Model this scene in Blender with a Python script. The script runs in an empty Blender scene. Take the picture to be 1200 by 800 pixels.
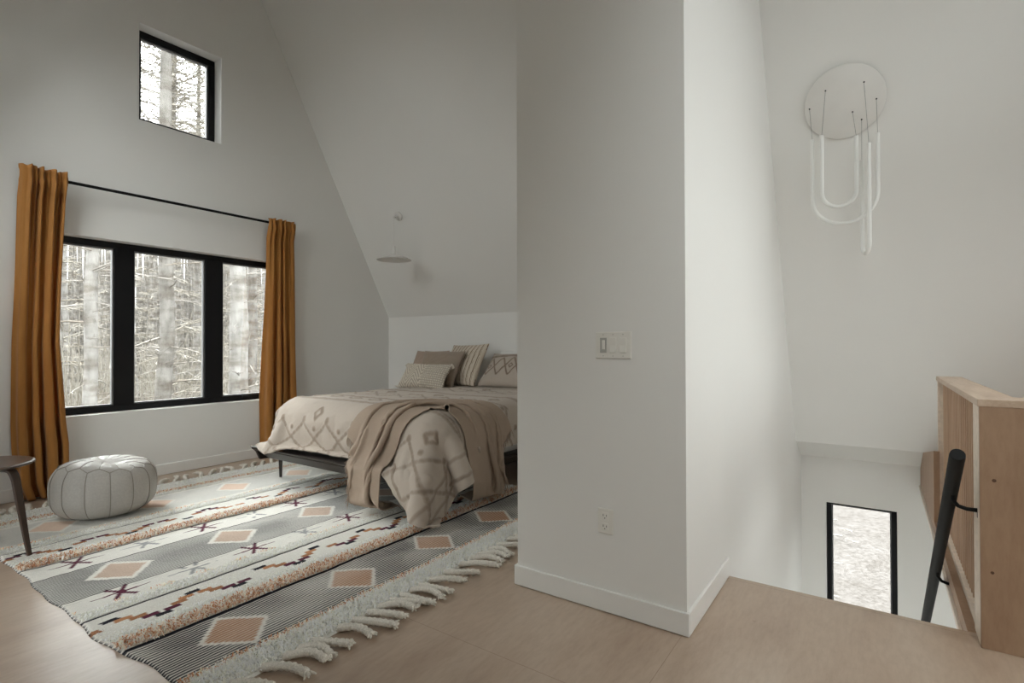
import bpy, math
import numpy as np
from mathutils import Matrix, Vector

S = bpy.context.scene
COL = S.collection
RNG = np.random.default_rng(7)

# ------------------------------------------------------------------ helpers
def link(o):
    COL.objects.link(o)
    return o

def tag(o, label=None, cat=None, group=None, kind=None):
    if label: o['label'] = label
    if cat: o['category'] = cat
    if group: o['group'] = group
    if kind: o['kind'] = kind
    return o

WORLD = {}                       # world position of every built object's origin

def empty(name, loc=(0, 0, 0)):
    o = bpy.data.objects.new(name, None)
    o.empty_display_size = 0.1
    o.location = loc
    WORLD[o.name] = np.array(loc, float)
    return link(o)

def mesh(name, V, F, mat, parent=None, smooth=True, col=None, origin=None):
    """V in world space; the object's origin is its parent's (or 'origin')."""
    V = np.asarray(V, float)
    base = WORLD[parent.name] if parent else (np.array(origin, float) if origin is not None else np.zeros(3))
    me = bpy.data.meshes.new(name)
    L = V - base
    if isinstance(F, np.ndarray):
        n, k = F.shape
        me.vertices.add(len(L)); me.vertices.foreach_set('co', L.astype(np.float32).ravel())
        me.loops.add(n * k); me.loops.foreach_set('vertex_index', F.astype(np.int32).ravel())
        me.polygons.add(n); me.polygons.foreach_set('loop_start', np.arange(0, n * k, k, dtype=np.int32))
        me.update(calc_edges=True); me.validate()
    else:
        me.from_pydata([tuple(v) for v in L], [], F); me.update()
    if col is not None:
        a = me.color_attributes.new('col', 'FLOAT_COLOR', 'POINT')
        c = np.ones((len(L), 4), np.float32); c[:, :3] = col
        a.data.foreach_set('color', c.ravel())
    if smooth:
        me.polygons.foreach_set('use_smooth', np.ones(len(me.polygons), bool))
    me.materials.append(mat)
    o = bpy.data.objects.new(name, me)
    link(o)
    if parent:
        o.parent = parent
    else:
        o.location = base
    WORLD[o.name] = base
    return o

class MB:
    """collects pieces of one mesh"""
    def __init__(s): s.V = []; s.F = []; s.n = 0
    def add(s, V, F):
        V = np.asarray(V, float)
        s.V.append(V); s.F += [tuple(int(i) + s.n for i in f) for f in F]; s.n += len(V)
        return s
    def box(s, a, b, bev=0.0):
        (x0, y0, z0), (x1, y1, z1) = a, b
        if bev <= 0:
            V = [(x, y, z) for z in (z0, z1) for y in (y0, y1) for x in (x0, x1)]
            F = [(0, 2, 3, 1), (4, 5, 7, 6), (0, 1, 5, 4), (2, 6, 7, 3), (0, 4, 6, 2), (1, 3, 7, 5)]
            return s.add(V, F)
        c = (np.array(a) + np.array(b)) / 2; h = np.abs(np.array(b) - np.array(a)) / 2
        bev = min(bev, h.min() * .95)
        V = []; idx = {}
        for sx in (-1, 1):
            for sy in (-1, 1):
                for sz in (-1, 1):
                    for ax in range(3):
                        p = h - bev; p = p.copy(); p[ax] = h[ax]
                        idx[(sx, sy, sz, ax)] = len(V)
                        V.append(c + p * (sx, sy, sz))
        F = []
        for ax in range(3):
            o1, o2 = (ax + 1) % 3, (ax + 2) % 3
            for sg in (-1, 1):
                q = []
                for u, v in ((-1, -1), (1, -1), (1, 1), (-1, 1)):
                    t = [0, 0, 0]; t[ax] = sg; t[o1] = u; t[o2] = v; q.append(idx[(*t, ax)])
                F.append(q if sg > 0 else q[::-1])
            for u in (-1, 1):                       # edges running along ax
                for v in (-1, 1):
                    t0 = [0, 0, 0]; t0[o1] = u; t0[o2] = v
                    q = []
                    for w, a2 in ((-1, o1), (1, o1), (1, o2), (-1, o2)):
                        t = list(t0); t[ax] = w; q.append(idx[(*t, a2)])
                    F.append(q if u * v < 0 else q[::-1])
        for sx in (-1, 1):
            for sy in (-1, 1):
                for sz in (-1, 1):
                    q = [idx[(sx, sy, sz, a)] for a in range(3)]
                    F.append(q if sx * sy * sz > 0 else q[::-1])
        return s.add(V, F)
    def tube(s, P, R, n=10, cap=True, twist=None):
        V, F = tube(P, R, n, cap, twist)
        return s.add(V, F)
    def lathe(s, prof, c=(0, 0, 0), n=32, axis=(0, 0, 1)):
        V, F = lathe(prof, n)
        ax = Vector(axis).normalized()
        M = np.array(Vector((0, 0, 1)).rotation_difference(ax).to_matrix())
        return s.add(V @ M.T + np.array(c), F)
    def prism(s, poly, axis, a, b):
        """poly: 2-D points in the two other axes, extruded along axis from a to b"""
        n = len(poly); V = []
        for w in (a, b):
            for p, q in poly:
                t = [0, 0, 0]; t[axis] = w; o = [i for i in range(3) if i != axis]
                t[o[0]] = p; t[o[1]] = q; V.append(t)
        F = [tuple(range(n))[::-1], tuple(range(n, 2 * n))] + [(i, (i + 1) % n, n + (i + 1) % n, n + i) for i in range(n)]
        return s.add(V, F)
    def build(s, name, mat, parent=None, smooth=False, col=None, origin=None, fixn=True):
        o = mesh(name, np.concatenate(s.V), s.F, mat, parent, smooth, col, origin)
        if fixn:
            import bmesh
            bm = bmesh.new(); bm.from_mesh(o.data)
            bmesh.ops.recalc_face_normals(bm, faces=bm.faces)
            bm.to_mesh(o.data); bm.free()
        if smooth:
            o.data.set_sharp_from_angle(angle=math.radians(40))
        return o

def tube(P, R, n=10, cap=True, twist=None):
    P = np.asarray(P, float); m = len(P)
    R = np.full(m, R, float) if np.isscalar(R) else np.asarray(R, float)
    T = np.gradient(P, axis=0); T /= np.linalg.norm(T, axis=1)[:, None] + 1e-12
    up = np.array([0, 0, 1.]) if abs(T[0][2]) < .9 else np.array([1., 0, 0])
    A = np.cross(T[0], up); A /= np.linalg.norm(A)
    th = np.linspace(0, 2 * np.pi, n, endpoint=False)
    V = []
    s = np.r_[0, np.cumsum(np.linalg.norm(np.diff(P, axis=0), axis=1))]
    for i in range(m):
        A = A - T[i] * (A @ T[i]); A /= np.linalg.norm(A); B = np.cross(T[i], A)
        r = R[i] * np.ones(n)
        if twist: r = R[i] * (1 + twist[1] * np.cos(2 * th - twist[0] * s[i]))
        V.append(P[i] + (np.cos(th) * r)[:, None] * A + (np.sin(th) * r)[:, None] * B)
    V = np.concatenate(V)
    F = [(i * n + j, i * n + (j + 1) % n, (i + 1) * n + (j + 1) % n, (i + 1) * n + j) for i in range(m - 1) for j in range(n)]
    if cap:
        F += [tuple(range(n))[::-1], tuple(range((m - 1) * n, m * n))]
    return V, F

def lathe(prof, n=32):
    V = []; F = []; prof = list(prof); m = len(prof)
    th = np.linspace(0, 2 * np.pi, n, endpoint=False)
    for r, z in prof:
        V.append(np.stack([r * np.cos(th), r * np.sin(th), np.full(n, z)], 1))
    V = np.concatenate(V)
    for i in range(m - 1):
        for j in range(n):
            F.append((i * n + j, i * n + (j + 1) % n, (i + 1) * n + (j + 1) % n, (i + 1) * n + j))
    return V, F

def grid_faces(n, m):
    i, j = np.meshgrid(np.arange(n - 1), np.arange(m - 1), indexing='ij')
    a = (i * m + j).ravel()
    return np.stack([a, a + m, a + m + 1, a + 1], 1)

def smoothstep(a, b, x):
    t = np.clip((x - a) / (b - a), 0, 1); return t * t * (3 - 2 * t)

def vnoise(x, y, seed=0):
    seed = int(seed); x, y = np.broadcast_arrays(np.asarray(x, float), np.asarray(y, float))
    """smooth value noise, -1..1"""
    xi = np.floor(x).astype(np.int64); yi = np.floor(y).astype(np.int64)
    fx = x - xi; fy = y - yi
    def h(a, b):
        v = (a * 374761393 + b * 668265263 + seed * 974634777) & 0xffffffff
        v = ((v ^ (v >> 13)) * 1274126177) & 0xffffffff
        return ((v ^ (v >> 16)) & 0xffff) / 32767.5 - 1
    u = fx * fx * (3 - 2 * fx); w = fy * fy * (3 - 2 * fy)
    return (h(xi, yi) * (1 - u) + h(xi + 1, yi) * u) * (1 - w) + (h(xi, yi + 1) * (1 - u) + h(xi + 1, yi + 1) * u) * w

def grid_normals(P):
    du = np.gradient(P, axis=0); dv = np.gradient(P, axis=1)
    N = np.cross(du, dv); N /= np.linalg.norm(N, axis=2)[:, :, None] + 1e-12
    return N

def upsample(P, k):
    """Catmull-Rom upsampling of a grid of points by k along both axes"""
    def up(A):
        n = len(A); t = np.linspace(0, n - 1, (n - 1) * k + 1); i = np.minimum(t.astype(int), n - 2); f = (t - i)
        f = f.reshape((-1,) + (1,) * (A.ndim - 1))
        g = lambda q: A[np.clip(q, 0, n - 1)]
        a, b, c, d = g(i - 1), g(i), g(i + 1), g(i + 2)
        return .5 * ((2 * b) + (-a + c) * f + (2 * a - 5 * b + 4 * c - d) * f * f + (-a + 3 * b - 3 * c + d) * f ** 3)
    return np.swapaxes(up(np.swapaxes(up(P), 0, 1)), 0, 1)

# ------------------------------------------------------------------ materials
def new_mat(name):
    m = bpy.data.materials.new(name); m.use_nodes = True
    nt = m.node_tree; b = nt.nodes['Principled BSDF']
    return m, nt, b

def setp(b, **k):
    for n, v in k.items():
        b.inputs[n.replace('_', ' ')].default_value = v

def noise(nt, scale, detail=3, rough=.5, vec=None, dims='3D'):
    n = nt.nodes.new('ShaderNodeTexNoise'); n.inputs['Scale'].default_value = scale
    n.inputs['Detail'].default_value = detail; n.inputs['Roughness'].default_value = rough
    if vec is not None: nt.links.new(vec, n.inputs['Vector'])
    return n

def coords(nt, scale=(1, 1, 1), rot=(0, 0, 0), kind='Object'):
    t = nt.nodes.new('ShaderNodeTexCoord'); mp = nt.nodes.new('ShaderNodeMapping')
    mp.inputs['Scale'].default_value = scale; mp.inputs['Rotation'].default_value = rot
    nt.links.new(t.outputs[kind], mp.inputs['Vector']); return mp.outputs['Vector']

def ramp(nt, fac, stops):
    r = nt.nodes.new('ShaderNodeValToRGB'); el = r.color_ramp.elements
    while len(el) < len(stops): el.new(.5)
    for e, (p, c) in zip(el, stops):
        e.position = p; e.color = (*c, 1)
    nt.links.new(fac, r.inputs['Fac']); return r.outputs['Color']

def bump(nt, b, height, strength=.2, dist=.01):
    n = nt.nodes.new('ShaderNodeBump'); n.inputs['Strength'].default_value = strength
    n.inputs['Distance'].default_value = dist
    nt.links.new(height, n.inputs['Height']); nt.links.new(n.outputs['Normal'], b.inputs['Normal'])

def plain(name, col, rough=.5, metal=0, noise_scale=None, bump_s=0, var=.06, spec=.5):
    m, nt, b = new_mat(name)
    setp(b, Roughness=rough, Metallic=metal)
    b.inputs['Specular IOR Level'].default_value = spec
    v = coords(nt)
    n = noise(nt, noise_scale or 8, 4, .55, v)
    c0 = tuple(max(0, x * (1 - var)) for x in col); c1 = tuple(min(1, x * (1 + var)) for x in col)
    nt.links.new(ramp(nt, n.outputs['Fac'], [(.3, c0), (.7, c1)]), b.inputs['Base Color'])
    if bump_s: bump(nt, b, n.outputs['Fac'], bump_s, .004)
    return m

def attr_mat(name, rough=.9, weave=None, bump_s=.25, sheen=0.0, var=.1, transl=0.0):
    """colour from the pattern woven into the piece (attribute 'col')"""
    m, nt, b = new_mat(name); setp(b, Roughness=rough)
    b.inputs['Specular IOR Level'].default_value = .15
    a = nt.nodes.new('ShaderNodeVertexColor'); a.layer_name = 'col'
    v = coords(nt); n = noise(nt, weave or 150, 3, .6, v)
    mx = nt.nodes.new('ShaderNodeMix'); mx.data_type = 'RGBA'; mx.blend_type = 'MULTIPLY'; mx.inputs[0].default_value = 1
    nt.links.new(a.outputs['Color'], mx.inputs[6])
    nt.links.new(ramp(nt, n.outputs['Fac'], [(.25, (1 - var,) * 3), (.75, (1 + var,) * 3)]), mx.inputs[7])
    nt.links.new(mx.outputs[2], b.inputs['Base Color'])
    bump(nt, b, n.outputs['Fac'], bump_s, .003)
    if sheen: b.inputs['Sheen Weight'].default_value = sheen
    return m

def wall_paint(name, col):
    m, nt, b = new_mat(name); setp(b, Roughness=.55)
    b.inputs['Specular IOR Level'].default_value = .3
    v = coords(nt); n = noise(nt, 220, 2, .5, v); n2 = noise(nt, 1.3, 2, .5, v)
    nt.links.new(ramp(nt, n2.outputs['Fac'], [(.3, tuple(c * .985 for c in col)), (.7, col)]), b.inputs['Base Color'])
    bump(nt, b, n.outputs['Fac'], .05, .001)
    return m

def plywood(name, tint=(1, 1, 1), along=(1, 1, 1), rough=.4, seams=False, knots=True, coat=0.0, rot=(0, 0, 0)):
    m, nt, b = new_mat(name); setp(b, Roughness=rough)
    v = coords(nt, along, rot)
    big = noise(nt, 1.6, 4, .55, v); grain = noise(nt, 16, 6, .65, v)
    def t(c): return tuple(x * y for x, y in zip(c, tint))
    c1 = ramp(nt, big.outputs['Fac'], [(.28, t((.37, .265, .19))), (.5, t((.46, .35, .262))), (.75, t((.52, .415, .325)))])
    c2 = ramp(nt, grain.outputs['Fac'], [(.3, (.86, .83, .80)), (.6, (1.0, 1.0, 1.0))])
    mx = nt.nodes.new('ShaderNodeMix'); mx.data_type = 'RGBA'; mx.blend_type = 'MULTIPLY'; mx.inputs[0].default_value = 1
    nt.links.new(c1, mx.inputs[6]); nt.links.new(c2, mx.inputs[7]); out = mx.outputs[2]
    vp = coords(nt)
    def darken(out, fac, colr):
        q = nt.nodes.new('ShaderNodeMix'); q.data_type = 'RGBA'; q.blend_type = 'MIX'
        nt.links.new(fac, q.inputs[0]); nt.links.new(out, q.inputs[6]); q.inputs[7].default_value = (*colr, 1)
        return q.outputs[2]
    if knots:
        w = nt.nodes.new('ShaderNodeTexVoronoi'); w.inputs['Scale'].default_value = 2.3
        w.inputs['Randomness'].default_value = 1
        nz = noise(nt, 14, 2, .5, vp)
        ad = nt.nodes.new('ShaderNodeMath'); ad.operation = 'MULTIPLY_ADD'; ad.inputs[1].default_value = .05
        nt.links.new(vp, w.inputs['Vector']); nt.links.new(nz.outputs['Fac'], ad.inputs[0]); nt.links.new(w.outputs['Distance'], ad.inputs[2])
        f = ramp(nt, ad.outputs[0], [(.03, (.75,) * 3), (.058, (0,) * 3)])
        out = darken(out, f, t((.16, .07, .035)))
        sp = noise(nt, 2.0, 2, .5, coords(nt, (1, 1, 1), (.3, .2, 1.1)))
        f2 = ramp(nt, sp.outputs['Fac'], [(.62, (0,) * 3), (.8, (.35,) * 3)])
        out = darken(out, f2, t((.42, .22, .12)))
    if seams:
        br = nt.nodes.new('ShaderNodeTexBrick')
        mp = coords(nt, (1, 1, 1), (0, 0, math.pi / 2))
        sh = nt.nodes.new('ShaderNodeVectorMath'); sh.operation = 'ADD'; sh.inputs[1].default_value = (1.9, -1.66 + 2.44, 0)
        nt.links.new(mp, sh.inputs[0]); nt.links.new(sh.outputs[0], br.inputs['Vector'])
        br.inputs['Scale'].default_value = 1; br.inputs['Brick Width'].default_value = 2.44; br.inputs['Row Height'].default_value = 1.22
        br.inputs['Mortar Size'].default_value = .0012; br.inputs['Mortar Smooth'].default_value = 0
        out = darken(out, br.outputs['Fac'], t((.26, .165, .105)))
    nt.links.new(out, b.inputs['Base Color'])
    bump(nt, b, grain.outputs['Fac'], .04, .001)
    if coat:
        b.inputs['Coat Weight'].default_value = coat; b.inputs['Coat Roughness'].default_value = .34
        if seams: b.inputs['Coat IOR'].default_value = 1.9
    return m

def glass_mat(name):
    m = bpy.data.materials.new(name); m.use_nodes = True; nt = m.node_tree; nt.nodes.clear()
    o = nt.nodes.new('ShaderNodeOutputMaterial'); t = nt.nodes.new('ShaderNodeBsdfTransparent'); g = nt.nodes.new('ShaderNodeBsdfGlossy')
    t.inputs['Color'].default_value = (.93, .95, .94, 1); g.inputs['Roughness'].default_value = .0
    f = nt.nodes.new('ShaderNodeFresnel'); f.inputs['IOR'].default_value = 1.45
    mx = nt.nodes.new('ShaderNodeMixShader')
    nt.links.new(f.outputs[0], mx.inputs[0]); nt.links.new(t.outputs[0], mx.inputs[1]); nt.links.new(g.outputs[0], mx.inputs[2])
    nt.links.new(mx.outputs[0], o.inputs['Surface'])
    return m

def curtain_mat():
    m, nt, b = new_mat('ochre_cotton'); setp(b, Roughness=.8)
    b.inputs['Sheen Weight'].default_value = .15
    v = coords(nt, (1, 1, .3)); n = noise(nt, 6, 4, .6, v); w = noise(nt, 260, 2, .5, v)
    c = ramp(nt, n.outputs['Fac'], [(.3, (.40, .165, .030)), (.7, (.50, .225, .052))])
    nt.links.new(c, b.inputs['Base Color']); bump(nt, b, w.outputs['Fac'], .15, .002)
    tr = nt.nodes.new('ShaderNodeBsdfTranslucent'); nt.links.new(c, tr.inputs['Color'])
    mx = nt.nodes.new('ShaderNodeMixShader'); mx.inputs[0].default_value = .22
    out = nt.nodes['Material Output']
    nt.links.new(b.outputs[0], mx.inputs[1]); nt.links.new(tr.outputs[0], mx.inputs[2]); nt.links.new(mx.outputs[0], out.inputs['Surface'])
    return m

def ground_mat():
    m, nt, b = new_mat('forest_clearing_ground'); setp(b, Roughness=1)
    b.inputs['Specular IOR Level'].default_value = 0
    v = coords(nt); a = noise(nt, 1.2, 5, .6, v); c = noise(nt, 14, 5, .7, v)
    k = ramp(nt, a.outputs['Fac'], [(.3, (.05, .046, .043)), (.7, (.066, .062, .06))])
    k2 = ramp(nt, c.outputs['Fac'], [(.35, (.62, .6, .58)), (.62, (1.1, 1.1, 1.1))])
    mx = nt.nodes.new('ShaderNodeMix'); mx.data_type = 'RGBA'; mx.blend_type = 'MULTIPLY'; mx.inputs[0].default_value = 1
    nt.links.new(k, mx.inputs[6]); nt.links.new(k2, mx.inputs[7]); nt.links.new(mx.outputs[2], b.inputs['Base Color'])
    bump(nt, b, c.outputs['Fac'], .12, .03)
    return m

def bark_mat(name, c0, c1):
    m, nt, b = new_mat(name); setp(b, Roughness=1)
    b.inputs['Specular IOR Level'].default_value = .05
    v = coords(nt, (1, 1, .35)); n = noise(nt, 9, 5, .65, v); r = noise(nt, 2.2, 3, .6, coords(nt, (.6, .6, 2.2)))
    k = ramp(nt, n.outputs['Fac'], [(.32, c0), (.66, c1)])
    k2 = ramp(nt, r.outputs['Fac'], [(.4, (.62, .58, .54)), (.55, (1, 1, 1))])
    mx = nt.nodes.new('ShaderNodeMix'); mx.data_type = 'RGBA'; mx.blend_type = 'MULTIPLY'; mx.inputs[0].default_value = 1
    nt.links.new(k, mx.inputs[6]); nt.links.new(k2, mx.inputs[7]); nt.links.new(mx.outputs[2], b.inputs['Base Color'])
    return m

PAINT = wall_paint('white_wall_paint', (.80, .79, .765))
TRIM = plain('white_satin_trim', (.80, .79, .765), .4, var=.015)
FLOOR = plywood('birch_plywood_floor', (1, 1, 1), (.7, 2.6, 1), .42, seams=True, coat=.5)
PLYV = plywood('birch_plywood_vertical', (.76, .64, .545), (2.6, 2.6, .7), .5)
PLYE = plain('lit_plywood_edge', (.70, .60, .50), .5, noise_scale=30, var=.12)  # lightened to paint in the stair light on the newel's side
SLAT = plywood('birch_slat', (1.0, .87, .76), (6, 6, .5), .5, knots=False)
BLACKF = plain('black_window_frame', (.006, .006, .007), .45, var=.1, spec=.25)
BEAD = plain('grey_glazing_bead', (.16, .16, .16), .4, var=.05)
GLASS = glass_mat('window_glass')
BLACKM = plain('black_powder_coat', (.005, .005, .0055), .6, noise_scale=60, bump_s=.03, spec=.2)
WHITEM = plain('white_powder_coat', (.74, .72, .69), .45, var=.02)
FROST = plain('frosted_white_tube', (.78, .775, .75), .35, var=.01)
PLASTIC = plain('white_plastic', (.78, .76, .71), .35, var=.015)
PLASTICD = plain('grey_plastic', (.42, .41, .38), .4, var=.03)
DARK = plain('dark_slot', (.03, .028, .025), .6)
CURT = curtain_mat()
WALNUT = plywood('dark_walnut', (.20, .17, .17), (1.2, 6, 6), .28, knots=False, coat=.3)
WALNUTD = plywood('walnut_leg', (.10, .075, .065), (5, 5, .8), .33, knots=False, coat=.1)
BEDWOOD = plywood('dark_stained_bed_wood', (.045, .042, .043), (6, 1, 6), .38, knots=False)
LEATHER = plain('pale_leather', (.40, .378, .348), .48, noise_scale=90, bump_s=.25, var=.07)
PIPE = plain('leather_piping', (.24, .215, .185), .5, var=.05)
RUGM = attr_mat('woven_wool', .95, 160, .3, var=.13)
PILEM = attr_mat('wool_pile', .95, 300, .2, var=.1, sheen=.2)
TASSEL = plain('cream_wool_rope', (.74, .70, .63), .95, noise_scale=160, bump_s=.5, var=.14)
LINEN = attr_mat('cotton_duvet', .9, 240, .25, var=.05, sheen=.15)
THROW = plain('beige_knit', (.37, .285, .22), .95, noise_scale=320, bump_s=.5, var=.10)
MATT = plain('mattress_ticking', (.68, .66, .62), .9, noise_scale=100, bump_s=.2)
GROUND = ground_mat()
BARKS = [bark_mat('grey_bark', (.12, .113, .105), (.235, .225, .212)), bark_mat('pale_bark', (.17, .163, .155), (.29, .282, .27))]
TWIG = bark_mat('dead_twig', (.16, .15, .138), (.27, .255, .235))
BRUSH = bark_mat('straw_brush', (.20, .188, .165), (.31, .295, .26))

# ------------------------------------------------------------------ the room
YW = 5.517                         # inner face of the window wall
XK, ZK = 4.98, 1.586               # knee wall of the bedroom
SLOPE = 3.391 / 1.823
XP = 2.37                          # ridge
def zs(x): return 4.977 - SLOPE * (x - 3.157)
def xs(z): return 3.157 + (4.977 - z) / SLOPE
ZP = zs(XP)
XL = 2 * XP - XK                   # left knee wall
YR = -1.75                          # rear gable
PX, PY0, PY1 = 2.213, .662, 1.506  # the wall block right of the bedroom
XB = 6.08                          # stair end wall
struct = lambda o: tag(o, kind='structure')

def roof(x):
    return np.minimum(zs(x), zs(2 * XP - x))

def gable(name, y0, y1, holes, xl, xr, zb):
    """wall between planes y0 (inner) and y1 (outer) under the roof, with rectangular holes (x0,x1,z0,z1)"""
    xsb = sorted({xl, xr, XP, *[h[0] for h in holes], *[h[1] for h in holes]})
    b = MB()
    for a, c in zip(xsb[:-1], xsb[1:]):
        mid = (a + c) / 2
        cuts = sorted([(h[2], h[3]) for h in holes if h[0] < mid < h[1]])
        z = zb
        segs = []
        for lo, hi in cuts: segs.append((z, lo)); z = hi
        for lo, hi in segs: b.prism([(a, lo), (c, lo), (c, hi), (a, hi)], 1, y0, y1)
        b.prism([(a, z), (c, z), (c, roof(c) + .05), (a, roof(a) + .05)], 1, y0, y1)
    return struct(b.build(name, PAINT))

W1 = (1.20, 3.42, .62, 2.138)      # main window opening
W2 = (2.003, 2.735, 3.267, 4.152)  # small upper window
gable('wall_window', YW, YW + .2, [W1, W2], XL, XK, -.1)
RW = [(2.3, 4.75, .03, 2.25), (1.9, 3.54, 2.5, 4.0)]  # unseen rear glazing, put in to bring daylight into the room
gable('wall_rear', YR - .2, YR, RW, XL - .05, 5.9, -.1)

# floor: everywhere except over the stairwell
SX, SY0, SY1 = 2.913, -.306, .662
b = MB()
b.box((XL - .2, YR - .1, -.18), (SX, YW + .1, 0))
b.box((SX, SY1 + .002, -.18), (XK + .2, YW + .1, 0))
b.box((SX, YR - .1, -.07), (5.95, SY0, 0))
struct(b.build('floor', FLOOR))
struct(MB().box((.4, -2.4, -2.83), (XB + .1, .8, -2.75)).build('floor_lower', PAINT))
# the wall under the upper floor's edge and the sides of the stairwell
# the lower storey: unseen walls, and glazing added to light the stairwell
W9 = (1.2, 5.8, -2.65, -.40)
struct(MB().box((.3, -2.4, -2.75), (.4, .8, -.18)).build('wall_lower_left', PAINT))
struct(MB().box((.3, SY1 + .01, -2.75), (SX, SY1 + .1, -.18)).build('wall_lower_back', PAINT))
b = MB()
for x0, x1, z0, z1 in ((.3, W9[0], -2.75, 0), (W9[1], XB + .14, -2.75, 0), (W9[0], W9[1], -2.75, W9[2]), (W9[0], W9[1], W9[3], 0)):
    b.box((x0, -2.4, z0), (x1, -2.3, z1))
struct(b.build('wall_lower_rear', PAINT))
struct(MB().box((SX, -2.3, -.16), (XB + .1, SY0 - .02, -.072)).build('ceiling_lower', PAINT))

# roof slopes
SKYR = (-1.70, -1.32, 1.9, 3.9)      # unseen roof window added in the right slope, lights the stair side
FX0, FZ0 = 5.678, zs(5.678)        # foot of the slope over the stairwell, then a flared eave
t = .18
b = MB()
b.prism([(XP, ZP), (XK + .25, zs(XK + .25)), (XK + .25 + t, zs(XK + .25) + .05), (XP, ZP + .4)], 1, PY1 - .01, YW + .2)
struct(b.build('ceiling_slope_bedroom', PAINT))
b = MB()
nd = np.array([SLOPE, 1.]) / np.hypot(SLOPE, 1) * t
def right_slab(y0, y1, z0, z1):
    b.prism([(xs(z1), z1), (xs(z0), z0), (xs(z0) + nd[0], z0 + nd[1]), (xs(z1) + nd[0], z1 + nd[1])], 1, y0, y1)
b.prism([(xs(1.9), 1.9), (FX0, FZ0), (XB + .03, .075), (XB + .25, .30), (FX0 + nd[0], FZ0 + nd[1]), (xs(1.9) + nd[0], 1.9 + nd[1])], 1, YR - .2, PY0 + .01)
right_slab(YR - .2, PY0 + .01, 3.9, ZP + .1)
right_slab(YR - .2, SKYR[0], 1.9, 3.9); right_slab(SKYR[1], PY0 + .01, 1.9, 3.9)
struct(b.build('ceiling_slope_stair', PAINT))
SKYL = (3.75, 5.1, 2.2, 4.0)         # unseen roof window added in the left slope to light the bedroom: y0, y1, z0, z1
SKYH = (-1.5, -.2, 2.2, 4.0)  # another unseen one, added to light the stair slope and wall block
def left_slab(y0, y1, z0, z1):
    xa, xb_ = 2 * XP - xs(z0), 2 * XP - xs(z1); d = np.array([-SLOPE, 1.]); d = d / np.linalg.norm(d) * t
    b.prism([(xa, z0), (xb_, z1), (xb_ + d[0], z1 + d[1]), (xa + d[0], z0 + d[1])], 1, y0, y1)
b = MB()
zlo = zs(2 * XP - XL + .05)
left_slab(YR - .2, YW + .2, zlo, SKYL[2]); left_slab(YR - .2, YW + .2, SKYL[3], ZP + .1)
left_slab(YR - .2, SKYH[0], *SKYL[2:]); left_slab(SKYH[1], SKYL[0], *SKYL[2:]); left_slab(SKYL[1], YW + .2, *SKYL[2:])
struct(b.build('ceiling_slope_left', PAINT))
struct(MB().box((XK, PY1 - .02, -.1), (XK + .15, YW + .1, ZK + .15)).build('wall_knee', PAINT))
W8 = (2.5, 4.4, .12, 1.45)       # unseen low window, added to light floor and rug from the left
b = MB()
for lo, hi, z0, z1 in ((YR - .1, W8[0], -.1, ZK + .1), (W8[1], YW + .1, -.1, ZK + .1), (W8[0], W8[1], -.1, W8[2]), (W8[0], W8[1], W8[3], ZK + .1)):
    b.box((XL - .15, lo, z0), (XL, hi, z1))
struct(b.build('wall_left', PAINT))

# the block between bedroom and stairs
b = MB()
b.prism([(PX, 0), (SX, 0), (SX, -2.75), (XB + .1, -2.75), (XB + .1, .10), (FX0 + .05, FZ0 + .05), (XP, ZP + .02), (PX, roof(PX) + .02)], 1, PY0, PY1)
struct(b.build('wall_block', PAINT))

# stair end wall with its low window
W3 = (-.122, .452, -1.85, -.352)
b = MB()
for lo, hi, z0, z1 in ((-2.4, W3[0], -2.75, .2), (W3[1], .72, -2.75, .2), (W3[0], W3[1], -2.75, W3[2]), (W3[0], W3[1], W3[3], .2)):
    b.box((XB, lo, z0), (XB + .22, hi, z1))
struct(b.build('wall_stair_end', PAINT))

# baseboards
def board(name, a, c):
    struct(MB().box(a, c, .003).build(name, TRIM))
BT, BH = .014, .098
board('baseboard_block_front', (PX - BT, PY0 - BT, .002), (PX, PY1 + BT, BH))
board('baseboard_block_right', (PX, PY0 - BT, .002), (SX - .006, PY0, BH))
board('baseboard_block_left', (PX, PY1, .002), (XK, PY1 + BT, BH))
board('baseboard_window', (XL, YW - BT, .002), (XK - BT, YW, BH + .004))
board('baseboard_knee', (XK - BT, PY1 + BT, .002), (XK, YW, BH))
board('baseboard_left', (XL, YR, .002), (XL + BT, YW - BT, BH))

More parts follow.
